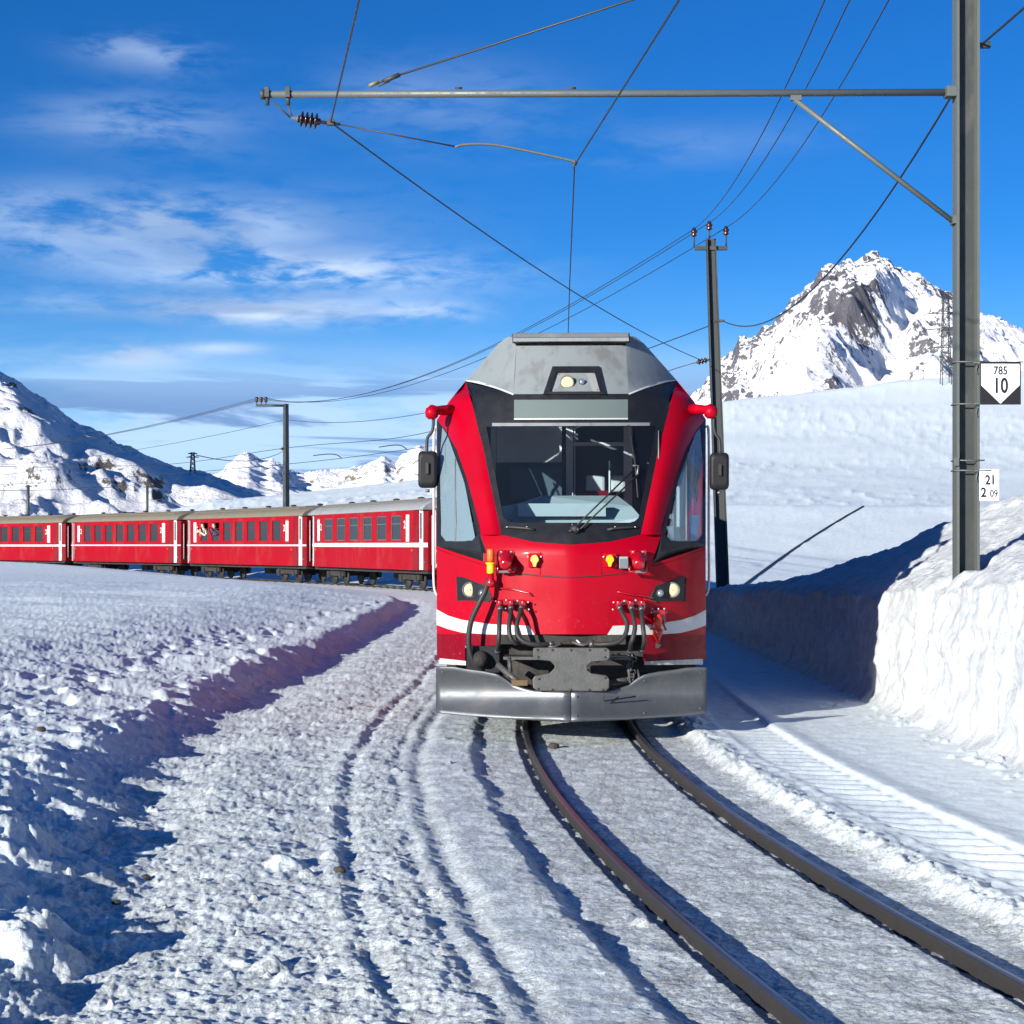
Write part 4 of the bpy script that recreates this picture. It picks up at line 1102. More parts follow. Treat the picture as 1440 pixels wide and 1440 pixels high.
# snow plow: two concave blades meeting at the centre
for sg in (-1, 1):
    top = [(613.5, 937), (640, 938), (656, 941), (680, 944), (700, 948), (712, 955), (722, 963), (738, 968), (752, 971), (803, 973)]
    bot = [(613.5, 1003.5), (640, 1006), (656, 1007.5), (680, 1009), (700, 1010.5), (712, 1011), (722, 1012), (738, 1012.5), (752, 1013), (803, 1015)]
    rows = []
    k = np.linspace(0, len(top) - 1, 34)
    T_ = np.stack([np.interp(k, range(len(top)), [q[i] for q in top]) for i in (0, 1)], 1); B_ = np.stack([np.interp(k, range(len(top)), [q[i] for q in bot]) for i in (0, 1)], 1)
    for j in range(13):
        v = j / 12; row = []
        for i in range(34):
            q = T_[i] * (1 - v) + B_[i] * v
            xx = abs(q[0] - 803) / 190
            yfull = 937 + (q[1] - 937)
            vv = (q[1] - 930) / 80
            dy = -1.55 + .52 * xx + .20 * math.sin(math.pi * min(1, max(0, vv))) - .06 * (1 - vv)
            row.append(L(q[0], q[1], dy))
        rows.append(row)
    mb = MB().grid(rows, True)
    if sg > 0: mb = mb.mirrored()
    pw = mb.build('plow_blade', M_steel, car)
    so = pw.modifiers.new('thickness', 'SOLIDIFY'); so.thickness = .012; so.offset = 1 if sg < 0 else 1
    if sg > 0:
        MB().tube([L(849, 974, -1.40), L(850, 986, -1.36), L(894, 979, -1.28)], .007, 5).build('plow_bracket', M_blackr, pw)
    for (x, y) in [(622, 945), (622, 996), (700, 957), (700, 1003), (795, 980), (795, 1007)]:
        vv = (y - 930) / 80; xx = abs(x - 803) / 190
        c = L(x if sg < 0 else 1606 - x, y, -1.55 + .52 * xx + .20 * math.sin(math.pi * vv) - .06 * (1 - vv) - .013)
        MB().lathe([(.013, 0), (.013, .005), (.006, .008)], c, (0, -1, 0), 8).build('bolt_head', M_coup, pw)
    MB().tube([L(803 + sg * 120, 960, -1.0), L(803 + sg * 100, 950, -.5)], .04, 6).build('plow_arm', M_under, pw)

# ------------------------------------------------------------------ following railcars and coaches
def s_of(Y):
    return float(np.interp(Y, TP[:, 1], TS))
def place_on_track(s0, s1):
    a = track_at(s0); b = track_at(s1); m = (a + b) / 2
    return (m[0], m[1], 0), math.atan2(b[1] - a[1], b[0] - a[0]), float(np.hypot(*(b - a)))
OPENX = []
def car_body(root, Lb, paint, endpaint, roofm, stripe, nwin, kind):
    """a carriage along its own x axis; origin at rail level in the middle"""
    h = Lb / 2; W = 1.33
    sp = [(-W, .78), (-W - .01, 1.6), (-W, 3.10), (-W + .06, 3.22)]
    z0, z1 = .78, 3.16
    wins = []
    pitch = (Lb - 4.2) / nwin
    xs_ = [-h + 2.1 + pitch * (i + .5) for i in range(nwin)]
    ww = pitch * .66; zb, zt = 1.95, 2.93
    inset = 1.0
    for sg in (-1, 1):
        y = sg * W
        mb = MB()
        cuts = [(-h + inset)]
        for x in xs_: cuts += [x - ww / 2, x + ww / 2]
        cuts += [h - inset]
        def q(x0, x1, za, zb_): mb.face([(x0, y, za), (x1, y, za), (x1, y, zb_), (x0, y, zb_)])
        q(cuts[0], cuts[-1], z0, zb); q(cuts[0], cuts[-1], zt, z1)
        for i in range(0, len(cuts), 2): q(cuts[i], cuts[i + 1], zb, zt)
        for x in xs_:
            a, b = x - ww / 2, x + ww / 2; yi = y - sg * .05
            mb.face([(a, y, zb), (b, y, zb), (b, yi, zb), (a, yi, zb)]).face([(a, y, zt), (b, y, zt), (b, yi, zt), (a, yi, zt)])
            mb.face([(a, y, zb), (a, yi, zb), (a, yi, zt), (a, y, zt)]).face([(b, y, zb), (b, yi, zb), (b, yi, zt), (b, y, zt)])
        # tapered ends
        mb.build('side_wall', paint, root); mb = MB()
        for e in (-1, 1):
            MB().face([(e * (h - inset), y, z0), (e * h, sg * (W - .22), z0), (e * h, sg * (W - .22), z1), (e * (h - inset), y, z1)]).build('vestibule_wall', endpaint, root)
        st = MB().box((0, y + sg * .008, stripe[0]), (Lb - 2 * inset - .02, .014, stripe[1]))
        for e in (-1, 1):
            m_ = Vector((e * (h - inset / 2), sg * (W - .10), stripe[0]))
            st.box(tuple(m_), (inset, .014, stripe[1]), -e * sg * .217)
        st.build('white_stripe', M_white, root)
        for x in xs_:
            fr_ = MB(); zp = zt - .03
            if kind == 1 and sg == 1 and x > xs_[-3]: zp = zb + .55; OPENX.insert(0, x)
            for (cx, cz, dx, dz) in ((x, zb + .015, ww, .03), (x, zt - .015, ww, .03), (x - ww / 2 + .015, (zb + zt) / 2, .03, zt - zb - .06), (x + ww / 2 - .015, (zb + zt) / 2, .03, zt - zb - .06), (x, zt - .33, ww - .06, .025)):
                fr_.box((cx, y - sg * .035, cz), (dx, .02, dz))
            f2 = fr_.build('window', M_coachdk if kind else M_greydk, root)
            MB().face([(x - ww / 2 + .03, y - sg * .04, zb + .03), (x + ww / 2 - .03, y - sg * .04, zb + .03), (x + ww / 2 - .03, y - sg * .04, zp), (x - ww / 2 + .03, y - sg * .04, zp)]).build('pane', M_cglass, f2)
        # end windows: narrow framed light, white vertical grab bars at the doors
        for e, wd, mt in ((-1, .26, M_white if kind in (0, 2) else M_greydk), (1, .26, M_white if kind == 1 else M_greydk)):
            cx = e * (h - 1.62)
            n_ = MB().box((cx, y + sg * .006, 2.42), (wd + .08, .02, 1.06)).build('toilet_window', mt, root)
            if not (e == -1 and kind in (0, 2)):
                MB().box((cx, y + sg * .018, 2.42), (wd, .01, .94)).build('pane', M_cabgrey, n_)
        for e in (-1, 1):
            wd_ = .24 if e * sg < 0 else .08
            d_ = MB().box((e * (h - .42), sg * (W - .115), 1.98), (wd_, .05, 2.36), -e * sg * .217).build('door', M_white, root)
            MB().box((e * (h - .42), sg * (W - .085), 2.5), (wd_ * .4, .02, 1.0), -e * sg * .217).build('door_window', M_blackr, d_)
            if e * sg > 0: MB().tube([(e * (h - .97), sg * (W + .03), .9), (e * (h - .97), sg * (W + .03), 3.05)], .022, 6).build('grab_bar', M_white, root)
            MB().box((e * (h - 1.15), sg * (W + .012), 1.55), (.07, .03, .07)).build('marker_light', M_orange, root)
            t_ = text_mesh('class_number', '2', .42, M_white, root, (e * (h - 2.12 + .18), sg * (W + .012), 2.55), (R(90), 0, 0 if sg < 0 else R(180)), .012)
            t_['label'] = "white class number 2"
    # ends
    for e in (-1, 1):
        ew = MB().box((e * (h - .02), 0, 1.97), (.04, 2 * (W - .22), 2.38)).build('end_wall', endpaint, root)
        MB().box((e * (h + .06), 0, 2.0), (.14, 1.0, 2.15)).build('gangway', M_blackr, ew)
        MB().tube([(e * h, 0, .75), (e * (h + .35), 0, .72)], .06, 8).build('coupler', M_under, root)
        for yy in (-.95, .95): MB().tube([(e * (h + .02), yy, 1.0), (e * (h + .02), yy, 2.9)], .02, 6).build('end_rail', M_white, ew)
    # roof: arched with seams, lowered at the ends
    arc = [(-W - .03, 3.12), (-W - .03, 3.18), (-W + .10, 3.34), (-W + .32, 3.47), (-W + .62, 3.56), (-.35, 3.62), (.35, 3.62), (W - .62, 3.56), (W - .32, 3.47), (W - .10, 3.34), (W + .03, 3.18), (W + .03, 3.12)]
    rows = []
    for (x, k) in ((-h - .05, .80), (-h + .4, .97), (-h + .8, 1), (0, 1), (h - .8, 1), (h - .4, .97), (h + .05, .80)):
        rows.append([(x, yy * (1 if k == 1 else .99), 3.12 + (zz - 3.12) * k) for (yy, zz) in arc])
    rf_ = MB().grid(rows, True); rf_.face(rows[0]).face(rows[-1][::-1])
    ro = rf_.build('roof', roofm, root)
    for (yy, zz) in ((-W + .30, 3.475), (-W + .60, 3.57), (W - .30, 3.475), (W - .60, 3.57)):
        MB().box((0, yy, zz), (Lb - 1.7, .05, .035)).build('roof_rib', M_roofrib, ro)
    for i in range(5):
        x = -h + Lb * (i + .5) / 5
        MB().lathe([(.07, 0), (.07, .05), (.14, .06), (.15, .11), (.05, .14)], (x, -.3, 3.60), (0, 0, 1), 10).build('roof_vent', M_under, ro)
    # inside
    MB().box((0, 0, 1.1), (Lb - .4, 2.4, .06)).build('floor', M_cabdark, root)
    MB().box((0, 0, 3.1), (Lb - .4, 2.5, .04)).build('ceiling', M_cabdark, root)
    sb = MB()
    for x in xs_:
        for s_ in (-.75, .75): sb.box((x + pitch / 2, s_, 1.75), (.12, .95, 1.1))
    sb.build('seats', mat('seat_cloth', (.08, .06, .08), .9) if 'seat_cloth' not in bpy.data.materials else bpy.data.materials['seat_cloth'], root)
    # underframe and bogies
    MB().box((0, 0, .72), (Lb - .4, 2.1, .16)).build('underframe', M_under, root)
    for e in (-1, 1):
        bg_ = MB().box((e * (h - 2.6), -.85, .48), (2.3, .12, .20)).box((e * (h - 2.6), .85, .48), (2.3, .12, .20)).box((e * (h - 2.6), 0, .5), (.4, 1.6, .25)).build('bogie', M_under, root)
        for dx in (-.8, .8):
            for s_ in (-1, 1):
                MB().lathe([(.36, -.05), (.36, .05), (.12, .08), (.12, .16)], (e * (h - 2.6) + dx, s_ * .62, .36), (0, s_, 0), 18).build('wheel', M_under, bg_)
                MB().box((e * (h - 2.6) + dx, s_ * .9, .42), (.26, .14, .26)).build('axle_box', M_under, bg_)
    bxs = MB().box((-1.2, -.8, .5), (1.1, .5, .42)).build('battery_box', M_greydk if kind else M_roofg, root)
    MB().box((.9, -.85, .48), (.7, .4, .36)).build('brake_gear', M_under, root)

# joints of the train along the curve: the photograph shows them at these distances
sA0 = s_of(65.6); PITCH = 15.4
paints = [(M_coach, M_coachdk, M_roofg, (1.76, .17), 6, 0), (M_coach, M_coachdk, M_roofc, (1.74, .075), 7, 1), (M_coach, M_coachdk, M_roofc, (1.74, .075), 7, 2), (M_coach, M_coachdk, M_roofc, (1.72, .12), 7, 2)]
labs = ['red coach with a clean grey roof and broad white stripe, nearest behind the railcar',
        'red coach with people leaning out of its first two windows, beige dirty roof',
        'red coach with beige roof and thin stripe, second from the left edge',
        'red coach cut off by the left edge of the view, last one visible']
coaches = []
for i in range(4):
    loc, rz, ln = place_on_track(sA0 + PITCH * i + .45, sA0 + PITCH * (i + 1) - .45)
    root = thing('coach', labs[i], 'railway coach', loc, rz, 'red coaches following the railcar round the curve')
    car_body(root, ln, *paints[i]); coaches.append(root)
# the two middle bodies of the railcar set, hidden behind its front
s0 = s_of(33.1)
for i in range(2):
    loc, rz, ln = place_on_track(s0 + 15.9 * i + .2, s0 + 15.9 * (i + 1) - .35)
    root = thing('railcar_section', ['red middle section of the railcar set, directly behind the front body', 'red rear section of the railcar set, coupled to the grey roofed coach'][i], 'railcar section', loc, rz)
    car_body(root, ln, M_coach, M_coachdk, M_roofg, (1.0, .12), 6, 0)

# people leaning out of the second coach
def person(root, x, flip, jacket, label):
    loc = root.matrix_world @ Vector((x, 0, 0)) if False else Vector(root.location) + Vector((math.cos(root.rotation_euler.z) * x, math.sin(root.rotation_euler.z) * x, 0))
    p = thing('person', label, 'person', loc, root.rotation_euler.z)
    # local -y... the side towards the viewer is +y after the turn of the coach; work with sign sg
    sg = 1
    me = bpy.data.meshes.new('body')
    f = flip
    V = [(0, .72, 1.85), (0, .98, 2.15), (0, 1.20, 2.40), (0, 1.30, 2.50), (0, 1.36, 2.60), (0, 1.40, 2.72), (-.20, 1.22, 2.36), (-.30, 1.42, 2.25), (-.16 * f, 1.62, 2.52), (.20, 1.22, 2.36), (.34, 1.40, 2.22), (.18 * f, 1.60, 2.50), (-.1 * f, 1.66, 2.60), (.12 * f, 1.64, 2.58)]
    Eg = [(0, 1), (1, 2), (2, 3), (3, 4), (4, 5), (2, 6), (6, 7), (7, 8), (2, 9), (9, 10), (10, 11), (8, 12), (11, 13)]
    rad = [.18, .19, .16, .075, .10, .085, .075, .055, .035, .075, .055, .035, .03, .03]
    me.from_pydata([(a * 1.0, b * sg, c) for a, b, c in V], Eg, [])
    o = bpy.data.objects.new('body', me); col.objects.link(o); o.parent = p
    sk_ = o.modifiers.new('skin', 'SKIN'); sb_ = o.modifiers.new('sub', 'SUBSURF'); sb_.levels = 1; sb_.render_levels = 1
    for v_, r_ in zip(me.skin_vertices[0].data, rad): v_.radius = (r_, r_)
    me.skin_vertices[0].data[0].use_root = True
    me.materials.append(jacket)
    hd_ = MB().lathe([(.02, -.13), (.075, -.10), (.10, -.02), (.105, .05), (.085, .11), (.02, .135)], (0, 1.40, 2.74), (0, .1, 1), 12).build('head', M_skin, p)
    MB().lathe([(.112, .02), (.11, .08), (.08, .13), (.02, .15)], (0, 1.385, 2.74), (0, .0, 1), 12).build('hair', mat('hair_%d' % int(f), (.05, .03, .02) if f > 0 else (.02, .02, .02), .8), hd_)
    MB().tube([(0, 1.50, 2.73), (0, 1.53, 2.71)], .015, 6).build('nose', M_skin, hd_)
    MB().box((0, 1.66, 2.62), (.14, .05, .09)).build('camera', M_signk, p)
    return p
bpy.context.view_layer.update()

#==PART3==
# ------------------------------------------------------------------ people at the open windows
hB = coaches[1]
person(hB, OPENX[0], -1, M_cloth2, 'person in a cream jacket leaning out of the leftmost wide window of the second coach')
person(hB, OPENX[1], 1, M_cloth, 'person in a dark jacket holding up a camera at the next open window')

# ------------------------------------------------------------------ overhead line
def insulator(name, a, b, parent, n=4, r=.075):
    """a stack of brown sheds between two points, with steel end fittings"""
    a = Vector(a); b = Vector(b); ax = (b - a).normalized(); l = (b - a).length
    o = MB().tube([a, a + ax * l * .15, a + ax * l * .155, a + ax * l * .2, a + ax * l * .205, b], [.018, .018, .04, .04, .018, .018], 8).build(name, M_galv, parent)
    pr = [(.03, l * .2)]
    for k in range(n):
        h0 = l * (.24 + .52 * k / n); hs = l * .52 / n
        pr += [(.035, h0), (r, h0 + hs * .35), (r * .95, h0 + hs * .5), (.035, h0 + hs * .7)]
    pr += [(.035, l * .78), (.03, l * .8)]
    MB().lathe(pr, a, ax, 14).build('shed', M_brown, o)
    return o
def wire(name, pts, r, label, cat='overhead wire', group=None, m=None, n=5):
    o = MB().tube(pts, r, n, smooth=True).build(name, m or M_wire)
    return tag(o, label, cat, group)
def sag(a, b, s, n=24):
    a = Vector(a); b = Vector(b)
    return [a.lerp(b, t) + Vector((0, 0, -4 * s * t * (1 - t))) for t in np.linspace(0, 1, n)]

# big mast on the bank with its cantilever
PY = 17.2
mx = (1358.5 - 720) * PY / F
mast = thing('catenary_mast', 'tall grey steel mast on the snow bank carrying the long horizontal arm and two signs', 'catenary mast', (mx, PY, 1.25))
Hm = 8.1 - 1.25 + .6
for sg in (-1, 1):
    MB().box((sg * .102, 0, Hm / 2 - .6), (.028, .17, Hm)).build('flange', M_mastlt, mast)
MB().box((0, .03, Hm / 2 - .6), (.176, .014, Hm)).build('web', M_mast, mast)
for y in (510, 569, 648, 662):
    z = CZ + (HY - y) * PY / F - 1.25
    MB().tube([(-.125, .09, z), (-.125, -.092, z), (.16, -.095, z)], .008, 6).build('strap', M_galv, mast)
for y in (523, 583, 674):
    z = CZ + (HY - y) * PY / F - 1.25
    MB().tube(spline([(.09, -.10, z + .06), (.075, -.10, z), (.09, -.10, z - .03)], 4), .006, 5).build('hook', M_galv, mast)
MB().box((-.125, -.10, CZ + (HY - 650) * PY / F - 1.25), (.05, .03, .08)).build('strap_lock', M_galv, mast)
def mloc(px, py_, dy=0):
    p = at(px, py_, PY + dy); return (p.x - mx, dy, p.z - 1.25)
a = Vector(mloc(368, 133)); b = Vector(mloc(1340, 130))
arm = MB().tube([a, a.lerp(b, .5), b], .036, 14).build('cantilever_arm', M_galv, mast)
MB().tube([a + Vector((-.01, 0, 0)), a + Vector((.035, 0, 0))], .05, 10).build('end_cap', M_mast, arm)
for px in (376, 405):
    MB().box(mloc(px, 131, 0), (.045, .11, .10)).tube([mloc(px, 122, 0), mloc(px, 148, 0)], .022, 6).build('clamp', M_mast, arm)
for px in (640, 800):
    MB().tube([mloc(px, 124, 0), mloc(px + 10, 124, 0)], .012, 5).build('tie', M_mast, arm)
MB().box(mloc(1336, 130, -.02), (.10, .14, .10)).build('arm_bracket', M_mastlt, mast)
MB().tube([mloc(1115, 138, .0), mloc(1341, 312, .0)], .026, 10).build('brace', M_galv, mast)
MB().box(mloc(1119, 138, 0), (.11, .05, .05)).build('brace_clamp', M_galv, mast)
MB().box(mloc(1342, 310, -.0), (.06, .14, .08)).build('brace_bracket', M_mastlt, mast)
MB().box(mloc(1384, 64, 0), (.12, .05, .05)).tube([mloc(1380, 66, 0), mloc(1392, 60, 0)], .02, 6).build('cable_bracket', M_mast, mast)
MB().tube([mloc(384, 143), mloc(408, 165)], .010, 6).tube([mloc(405, 148), mloc(411, 165)], .010, 6).build('hanger_rod', M_mast, mast)
insulator('insulator', mloc(410, 166), mloc(461, 173), mast, 4, .085)
MB().box(mloc(465, 172, 0), (.07, .06, .06)).tube([mloc(465, 172), mloc(478, 175)], .016, 6).build('wire_fitting', M_mast, mast)
tie = MB().tube([mloc(560, 106), mloc(1352, -150)], .011, 6).build('tie_rod', M_wire, mast)
MB().tube([mloc(519, 121), mloc(532, 115)], .022, 8).build('tie_lug', mat('yellowed_fitting', (.18, .15, .08), .5), tie)
MB().tube([mloc(528, 118), mloc(545, 111)], .012, 6).tube([mloc(532, 121), mloc(548, 114)], .010, 6).tube([mloc(540, 114), mloc(562, 105)], .024, 8).build('turnbuckle', M_mast, tie)

# registration arm that holds the contact wire
ra = MB().tube([at(478, 175, PY), at(640, 206, PY)], .008, 6).build('registration_arm', M_wire)
tag(ra, 'thin pull-off rod and curved steady arm reaching from the insulator to the contact wire', 'steady arm')
rb = MB().tube(spline([at(640, 207, PY), at(652, 203.5, PY), at(680, 202.5, PY), at(710, 206, PY), at(760, 216, PY), at(800, 225, PY), at(808, 227, PY), at(808.5, 233, PY)], 4), .014, 7).build('steady_arm', M_galv, ra)
MB().tube([at(804, 227, PY), at(812, 230, PY)], .016, 6).tube([at(808, 226, PY), at(807, 238, PY)], .012, 6).build('contact_clip', M_mast, ra)

cw_pts = [(4.3, -9, 5.45), tuple(at(1035, -135, 8.9)), tuple(at(955, 0, 11.25)), tuple(at(808, 232, PY)), tuple(at(801, 400, 23.6)), tuple(at(799, 468, 29)), (.8, 42, 5.3), (.1, 50, 5.3), (-.6, 58, 5.35), (-2.0, 66, 5.4)]
p = at(955, 0, 11.25)
wire('contact_wire', [Vector(q) for q in cw_pts], .0085, 'contact wire kinked at the steady arm and running down behind the roof of the railcar', m=M_wire)
wire('messenger_wire', [Vector((2.6, -9, 6.1)), at(505, 0, 12.4), at(465, 172, PY)] + sag(at(465, 172, PY), at(985, 506, 40), .22, 16)[1:], .0095, 'messenger wire crossing diagonally from the hanging insulator down to the dark mast')

# dark mast behind the railcar
def mast2(): pass
P2 = 40.0
m2 = thing('power_pole', 'dark leaning steel pole with three insulators on a short crossarm, behind the railcar', 'power pole', (0, 0, 0))
base = at(1017, 845, P2); topp = at(999.5, 336, P2)
rows = []
def ibeam(p0, p1, w0, w1, dpt, m_f, m_w, root):
    for sg in (-1, 1):
        mb = MB()
        def ring(p, w_):
            x = p.x + sg * w_ / 2; t = .022 * sg
            return [(x, p.y - dpt / 2, p.z), (x, p.y + dpt / 2, p.z), (x - t, p.y + dpt / 2, p.z), (x - t, p.y - dpt / 2, p.z)]
        mb.grid([ring(p0, w0), ring(p1, w1)], False, True).face(ring(p1, w1)[::-1]).face(ring(p0, w0))
        mb.build('flange', m_f, root)
    mb = MB(); r = lambda p, w_: [(p.x - w_ / 2 + .03, p.y, p.z), (p.x + w_ / 2 - .03, p.y, p.z), (p.x + w_ / 2 - .03, p.y + .02, p.z), (p.x - w_ / 2 + .03, p.y + .02, p.z)]
    mb.grid([r(p0, w0), r(p1, w1)], False, True).build('web', m_w, root)
ibeam(base, topp, .29, .22, .24, M_mast, mat('mast_shadowed_web', (.04, .045, .045), .6), m2)
MB().box(tuple(at(1000, 349, P2)), (46 / 60, .10, .09)).build('crossarm', M_mast, m2)
for (x, y0, y1) in ((976, 347, 322), (997.5, 336, 313), (1021, 347, 320)):
    o_ = MB().tube([at(x, y0, P2), at(x, y1 + 8, P2)], .02, 6).build('pin', M_mast, m2)
    b_ = at(x, y1 + 11, P2)
    MB().lathe([(.04, 0), (.085, .03), (.05, .06), (.075, .09), (.085, .12), (.05, .16), (.045, .2), (.02, .22)], b_, (0, 0, 1), 12).build('insulator', M_brown, o_)
MB().box(tuple(at(1014, 451, P2 - .1)), (.16, .05, .05)).build('cable_bracket', M_mast, m2)
MB().tube([at(996, 452, P2), at(1016, 452, P2)], .02, 5).build('strap', M_mast, m2)
insulator('insulator', at(1000, 505, P2), at(974, 511, P2), m2, 3, .075)
wire('pull_off_wire', [at(974, 511, P2), at(950, 518, P2 + .5), at(905, 535, P2 + 1)], .010, 'short pull-off wire from the dark pole to the contact line behind the railcar')
def rebase(root, b):
    for ch in root.children: ch.location = Vector(ch.location) - Vector(b)
    root.location = b
rebase(m2, base)
# mast beyond the coaches
P3 = 92.0
m3 = thing('power_pole', 'dark slim mast rising behind the beige roofed coach with three insulators on a side arm', 'power pole', (0, 0, 0))
b3 = at(402.5, 745, P3); t3 = at(402, 568, P3)
MB().tube([b3, t3], [.19, .15], 4, smooth=False).build('post', M_mast, m3)
MB().tube([at(360, 570, P3), at(404, 570.5, P3)], .07, 6).build('side_arm', M_mast, m3)
for x in (361, 367.5, 374):
    o_ = MB().tube([at(x, 570, P3), at(x, 564, P3)], .03, 5).build('pin', M_mast, m3)
    MB().lathe([(.06, 0), (.11, .06), (.07, .12), (.11, .18), (.10, .24), (.04, .28)], at(x, 565.5, P3), (0, 0, 1), 10).build('insulator', M_brown, o_)
insulator('insulator', at(404, 630.5, P3), at(392, 631.5, P3), m3, 2, .1)

rebase(m3, b3)
G = 'three power lines strung between the poles'
G2 = [('leftmost of the three power lines on the dark pole', 976, 322, 1160, 361, .45), ('middle of the three power lines on the dark pole, carried by the top insulator', 997.5, 313, 1195, 367.5, .45), ('rightmost of the three power lines on the dark pole', 1021, 320, 1250, 374, .45)]
for (lb, x2, y2, x1, x3, sg_) in G2:
    A = at(x2, y2, P2); B = at(x1, 0, 22.8)
    dirv = (B - A) / (B - A).length
    C = B + (B - A) * 1.6 + Vector((0, 0, .6))
    first = [C, B.lerp(C, .5) + Vector((0, 0, -.1))] + sag(B, A, sg_, 14)
    second = sag(A, at(x3, 560, P3), 1.55, 26)[1:]
    third = sag(at(x3, 560, P3), Vector((-58, 150, 10.5)), 1.5, 16)[1:]
    wire('power_line', first + second + third, .011, lb, 'power line', G, M_wire, 4)
A0 = Vector((6.0, -4, 7.6)); A1 = at(1380, 63, PY)
pts = sag(A0, A1, .25, 10) + sag(A1, at(1016, 451, P2), 1.05, 24)[1:] + sag(at(1016, 451, P2), at(402, 590, P3), .95, 24)[1:] + sag(at(402, 590, P3), Vector((-56, 150, 9.0)), 1.2, 12)[1:]
wire('earth_cable', pts, .013, 'single cable sagging from the big mast to the dark pole and the far mast', 'cable')
# overhead line above the coaches
s1 = s_of(58)
ms = []; cs = []
for k in range(40):
    q = track_at(s1 + k * 2.1); u = k * 2.1
    ms.append(Vector((q[0], q[1], 6.55 - .25 * math.sin(u / 28 * math.pi) ** 2))); cs.append(Vector((q[0], q[1], 5.75)))
wire('messenger_wire', ms, .014, 'upper wire of the overhead line above the roofs of the coaches', m=M_wire)
wire('contact_wire', cs, .014, 'lower wire of the overhead line above the roofs of the coaches', m=M_wire)
for (i, (u, dx)) in enumerate([(6, 0), (14, 0), (22.0, 0)]):
    q = track_at(s1 + u); q2 = track_at(s1 + u + 3.4)
    o = MB().tube(spline([Vector((q[0], q[1], 5.76)), Vector((q[0] * .8 + q2[0] * .2, q[1] * .8 + q2[1] * .2, 5.95)), Vector(((q[0] + q2[0]) / 2, (q[1] + q2[1]) / 2, 6.02)), Vector((q2[0], q2[1], 6.03))], 4), .022, 5).build('steady_arm', M_wire)
    tag(o, ['curved steady arm over the nearest coach, closest to the railcar', 'curved steady arm in the middle above the grey roofed coach', 'curved steady arm nearest to the far mast'][i], 'steady arm')
# further masts past the tail of the train
for (px, y0, y1, Y, lb) in ((39.5, 735, 682, 150, 'small grey mast standing past the leftmost coach'), (207, 730, 683, 175, 'slim distant mast against the lower slope, right of the leftmost one')):
    t_ = thing('distant_mast', lb, 'catenary mast', tuple(at(px, y0 + 10, Y)))
    b_ = at(px, y0 + 10, Y)
    MB().tube([Vector((0, 0, 0)), at(px, y1, Y) - b_], .14, 6).build('post', M_mast, t_)
    MB().tube([at(px - 4, y1 + 2, Y) - b_, at(px + 5, y1 + 2, Y) - b_], .05, 5).build('crossarm', M_mast, t_)
    MB().tube([at(px, 703, Y) - b_, at(px + 36, 703, Y) - b_], .035, 5).build('cantilever_arm', M_mast, t_)
for (y0, y1, Y) in ((650, 655, 170), (687, 684, 160)):
    wire('distant_wire', sag(at(-120, y0, Y), at(170, y1, Y + 15), .3, 8), .03, ['thin wire high over the left slope', 'thin wire across the foot of the left slope'][y0 > 660], 'overhead wire', None, M_galv, 4)

# lattice pylons
def pylon(px, ytop, ybot, Y, wpx, arms, label):
    r = .00020 * Y
    b = at(px, ybot, Y); H = (ybot - ytop) * Y / F; w0 = wpx * Y / F
    t_ = thing('lattice_pylon', label, 'pylon', tuple(b))
    def wz(z): return w0 * (1 - .45 * z / H) / 2
    lg = MB()
    for sx_ in (-1, 1):
        for sy in (-1, 1):
            lg.tube([(sx_ * wz(0), sy * wz(0), -2), (sx_ * wz(H), sy * wz(H), H)], r * 1.3, 4)
    n = max(4, int(H / (w0 * .9)))
    for k in range(n):
        z0 = H * k / n; z1 = H * (k + 1) / n
        for sy in (-1, 1):
            a_, b__ = wz(z0), wz(z1)
            for s_ in (-1, 1):
                lg.tube([(s_ * a_, sy * a_, z0), (-s_ * b__, sy * b__, z1)], r * .8, 3)
                lg.tube([(sy * a_, s_ * a_, z0), (sy * b__, -s_ * b__, z1)], r * .8, 3)
    lg.build('lattice_tower', M_mast, t_)
    for (y, l, rr) in arms:
        z = (ybot - y) * Y / F; xl = l * Y / F; w_ = rr * Y / F
        MB().tube([(-xl, 0, z), (0, 0, z + w0 * .25)], r, 4).tube([(-xl, 0, z), (0, 0, z)], r, 4).tube([(w_, 0, z), (0, 0, z + w0 * .25)], r, 4).tube([(w_, 0, z), (0, 0, z)], r, 4).build('crossarm', M_mast, t_)
    return t_
pylon(1330, 416, 528, 235, 13, [(441, 26, 24), (464, 30, 28), (489, 20, 18)], 'lattice pylon on the hill partly hidden behind the big mast')
pylon(271, 636, 662, 900, 7, [(638, 7, 7), (643, 9, 9)], 'tiny lattice pylon on the crest of the left slope')
wire('distant_wire', sag(at(276, 640, 900), at(402, 633, 1500), 6, 8), .28, 'faint wire leaving the small pylon on the crest', 'overhead wire', None, M_galv, 3)

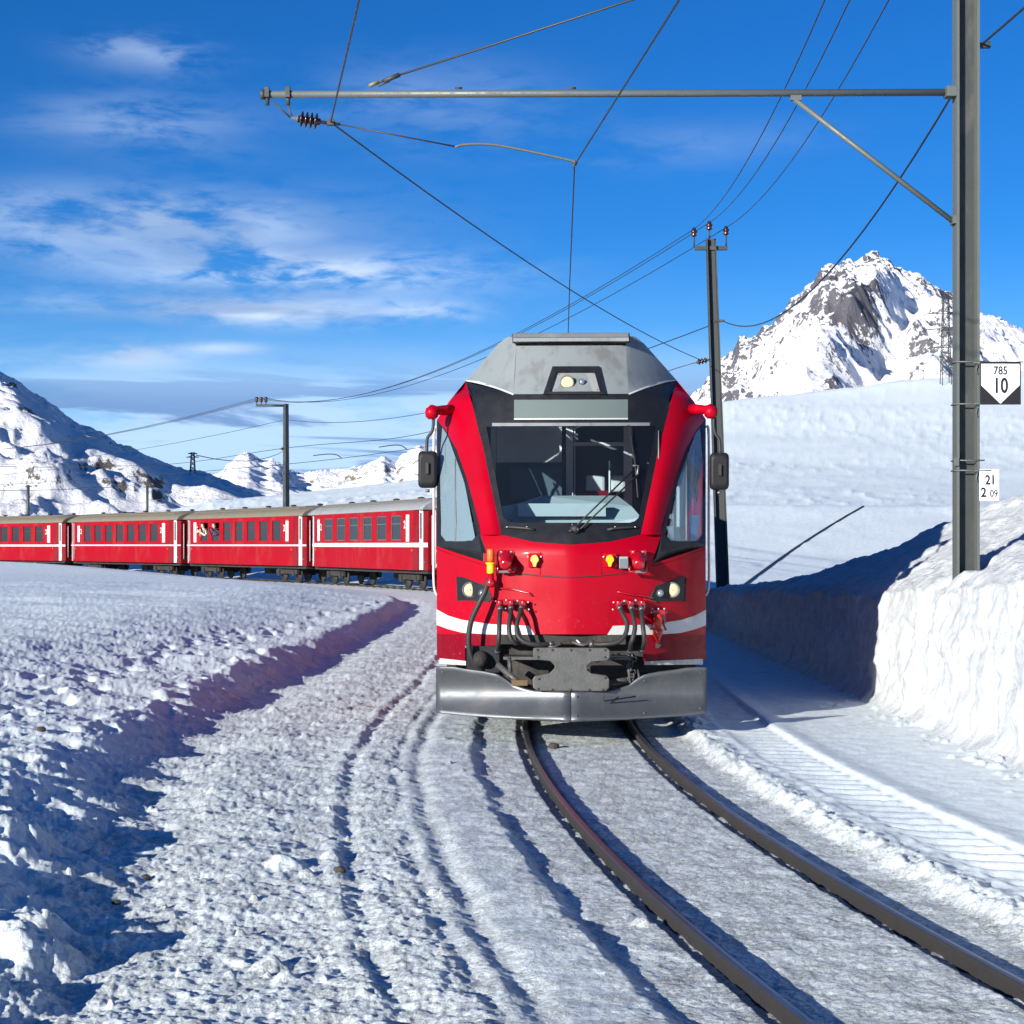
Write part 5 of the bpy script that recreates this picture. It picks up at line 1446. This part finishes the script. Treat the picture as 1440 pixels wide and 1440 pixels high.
# ------------------------------------------------------------------ signs on the mast
def signpost(name, x0, y0, x1, y1, label):
    p0 = at(x0, y0, PY - .14); p1 = at(x1, y1, PY - .14)
    c = (p0 + p1) / 2; w_, h_ = p1.x - p0.x, p0.z - p1.z
    t_ = thing(name, label, 'sign', tuple(c))
    return t_, w_, h_
t_, w1, h1 = signpost('kilometre_sign', 1377.5, 508.5, 1435.5, 569, 'square black and white sign reading 785 over 10 with a white downward point')
MB().box((0, 0, 0), (w1, .012, h1)).build('board', M_signk, t_, bevel=.003)
k = w1 / 58.0
face_ = [(-27 * k, 0, 27 * k), (27 * k, 0, 27 * k), (27 * k, 0, -3 * k), (0, 0, -29 * k), (-27 * k, 0, -3 * k)]
MB().face([(x, -.008, z) for x, _, z in face_]).build('white_field', M_signw, t_)
text_mesh('lettering', '785', 16.5 * k, M_signk, t_, (0, -.0105, 17 * k), bold=.002, sxy=.82)
text_mesh('lettering', '10', 30 * k, M_signk, t_, (0, -.0105, -4.5 * k), bold=.005, sxy=.72)
for s_ in (-1, 1):
    MB().tube([(-w1 / 2 - .06, .0, s_ * h1 * .48), (w1 / 2 * .9, .008, s_ * h1 * .48)], .006, 5).build('bracket', M_galv, t_)
t_, w1, h1 = signpost('mast_number_sign', 1377.5, 660, 1404.5, 704, 'small white plate reading 21 over 2 09 under the square sign')
MB().box((0, 0, 0), (w1, .006, h1)).build('board', M_signw, t_)
k = w1 / 27.0
text_mesh('lettering', '21', 18.5 * k, M_signk, t_, (1.5 * k, -.0065, 6.5 * k), bold=.0035, sxy=.80)
text_mesh('lettering', '2', 18.5 * k, M_signk, t_, (-8 * k, -.0065, -11 * k), bold=.0035, sxy=.85)
text_mesh('lettering', '09', 14 * k, M_signk, t_, (6.3 * k, -.0065, -12.5 * k), bold=.001, sxy=.80)
MB().tube([(-w1 / 2 - .05, -.004, h1 * .46), (w1 * .1, -.006, h1 * .46)], .006, 5).build('bracket', M_galv, t_)

# ------------------------------------------------------------------ small things
def gz(x, y):
    return float(ground(np.array([[x]]), np.array([[y]]))[0][0, 0])
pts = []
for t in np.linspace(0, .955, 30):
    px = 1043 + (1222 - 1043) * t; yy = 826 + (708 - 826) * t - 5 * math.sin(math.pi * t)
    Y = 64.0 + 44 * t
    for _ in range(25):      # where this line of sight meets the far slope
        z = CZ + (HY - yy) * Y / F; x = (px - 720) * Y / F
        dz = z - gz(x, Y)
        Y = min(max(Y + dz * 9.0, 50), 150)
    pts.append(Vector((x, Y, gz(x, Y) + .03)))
o = MB().tube(pts, .055, 5).build('shadow_line_tube', M_mast)  # dark tube added in place of a pole's shadow across the snow
tag(o, 'long thin dark tube imitating a shadow line up the sunlit snow slope behind the bank', 'cable')
def stone(px, py_, r, label, sx_=1.4):
    Y = F * (CZ + .04) / (py_ - HY); x = (px - 720) * Y / F
    bm = bmesh.new(); bmesh.ops.create_icosphere(bm, subdivisions=2, radius=r)
    for v in bm.verts:
        q = v.co / r; v.co *= 1 + .35 * float(perlin(q.x * 1.3 + px, q.y * 1.3 + q.z, 3)); v.co.x *= 1.15; v.co.z *= .75
    me = bpy.data.meshes.new('stone'); bm.to_mesh(me); bm.free(); me.materials.append(M_stone)
    o = bpy.data.objects.new('stone', me); col.objects.link(o); o.location = (x, Y, gz(x, Y) + r * .3)
    tag(o, label, 'stone', 'stones lying on the snow')
stone(778, 1050, .045, 'dark stone lying between the rails just in front of the plow', 1.5)
stone(164, 1255, .022, 'small pale brown stone in the blue shade of the trough')
stone(205, 1224, .026, 'flat dark chip at the edge of the shaded trough')
stone(58, 1066, .035, 'brown pebble on the left bank near the footprints')
stone(492, 1001, .03, 'dark pebble on the trampled snow left of the ruts')
stone(478, 1233, .03, 'flat grey stone in the middle of the trampled snow')
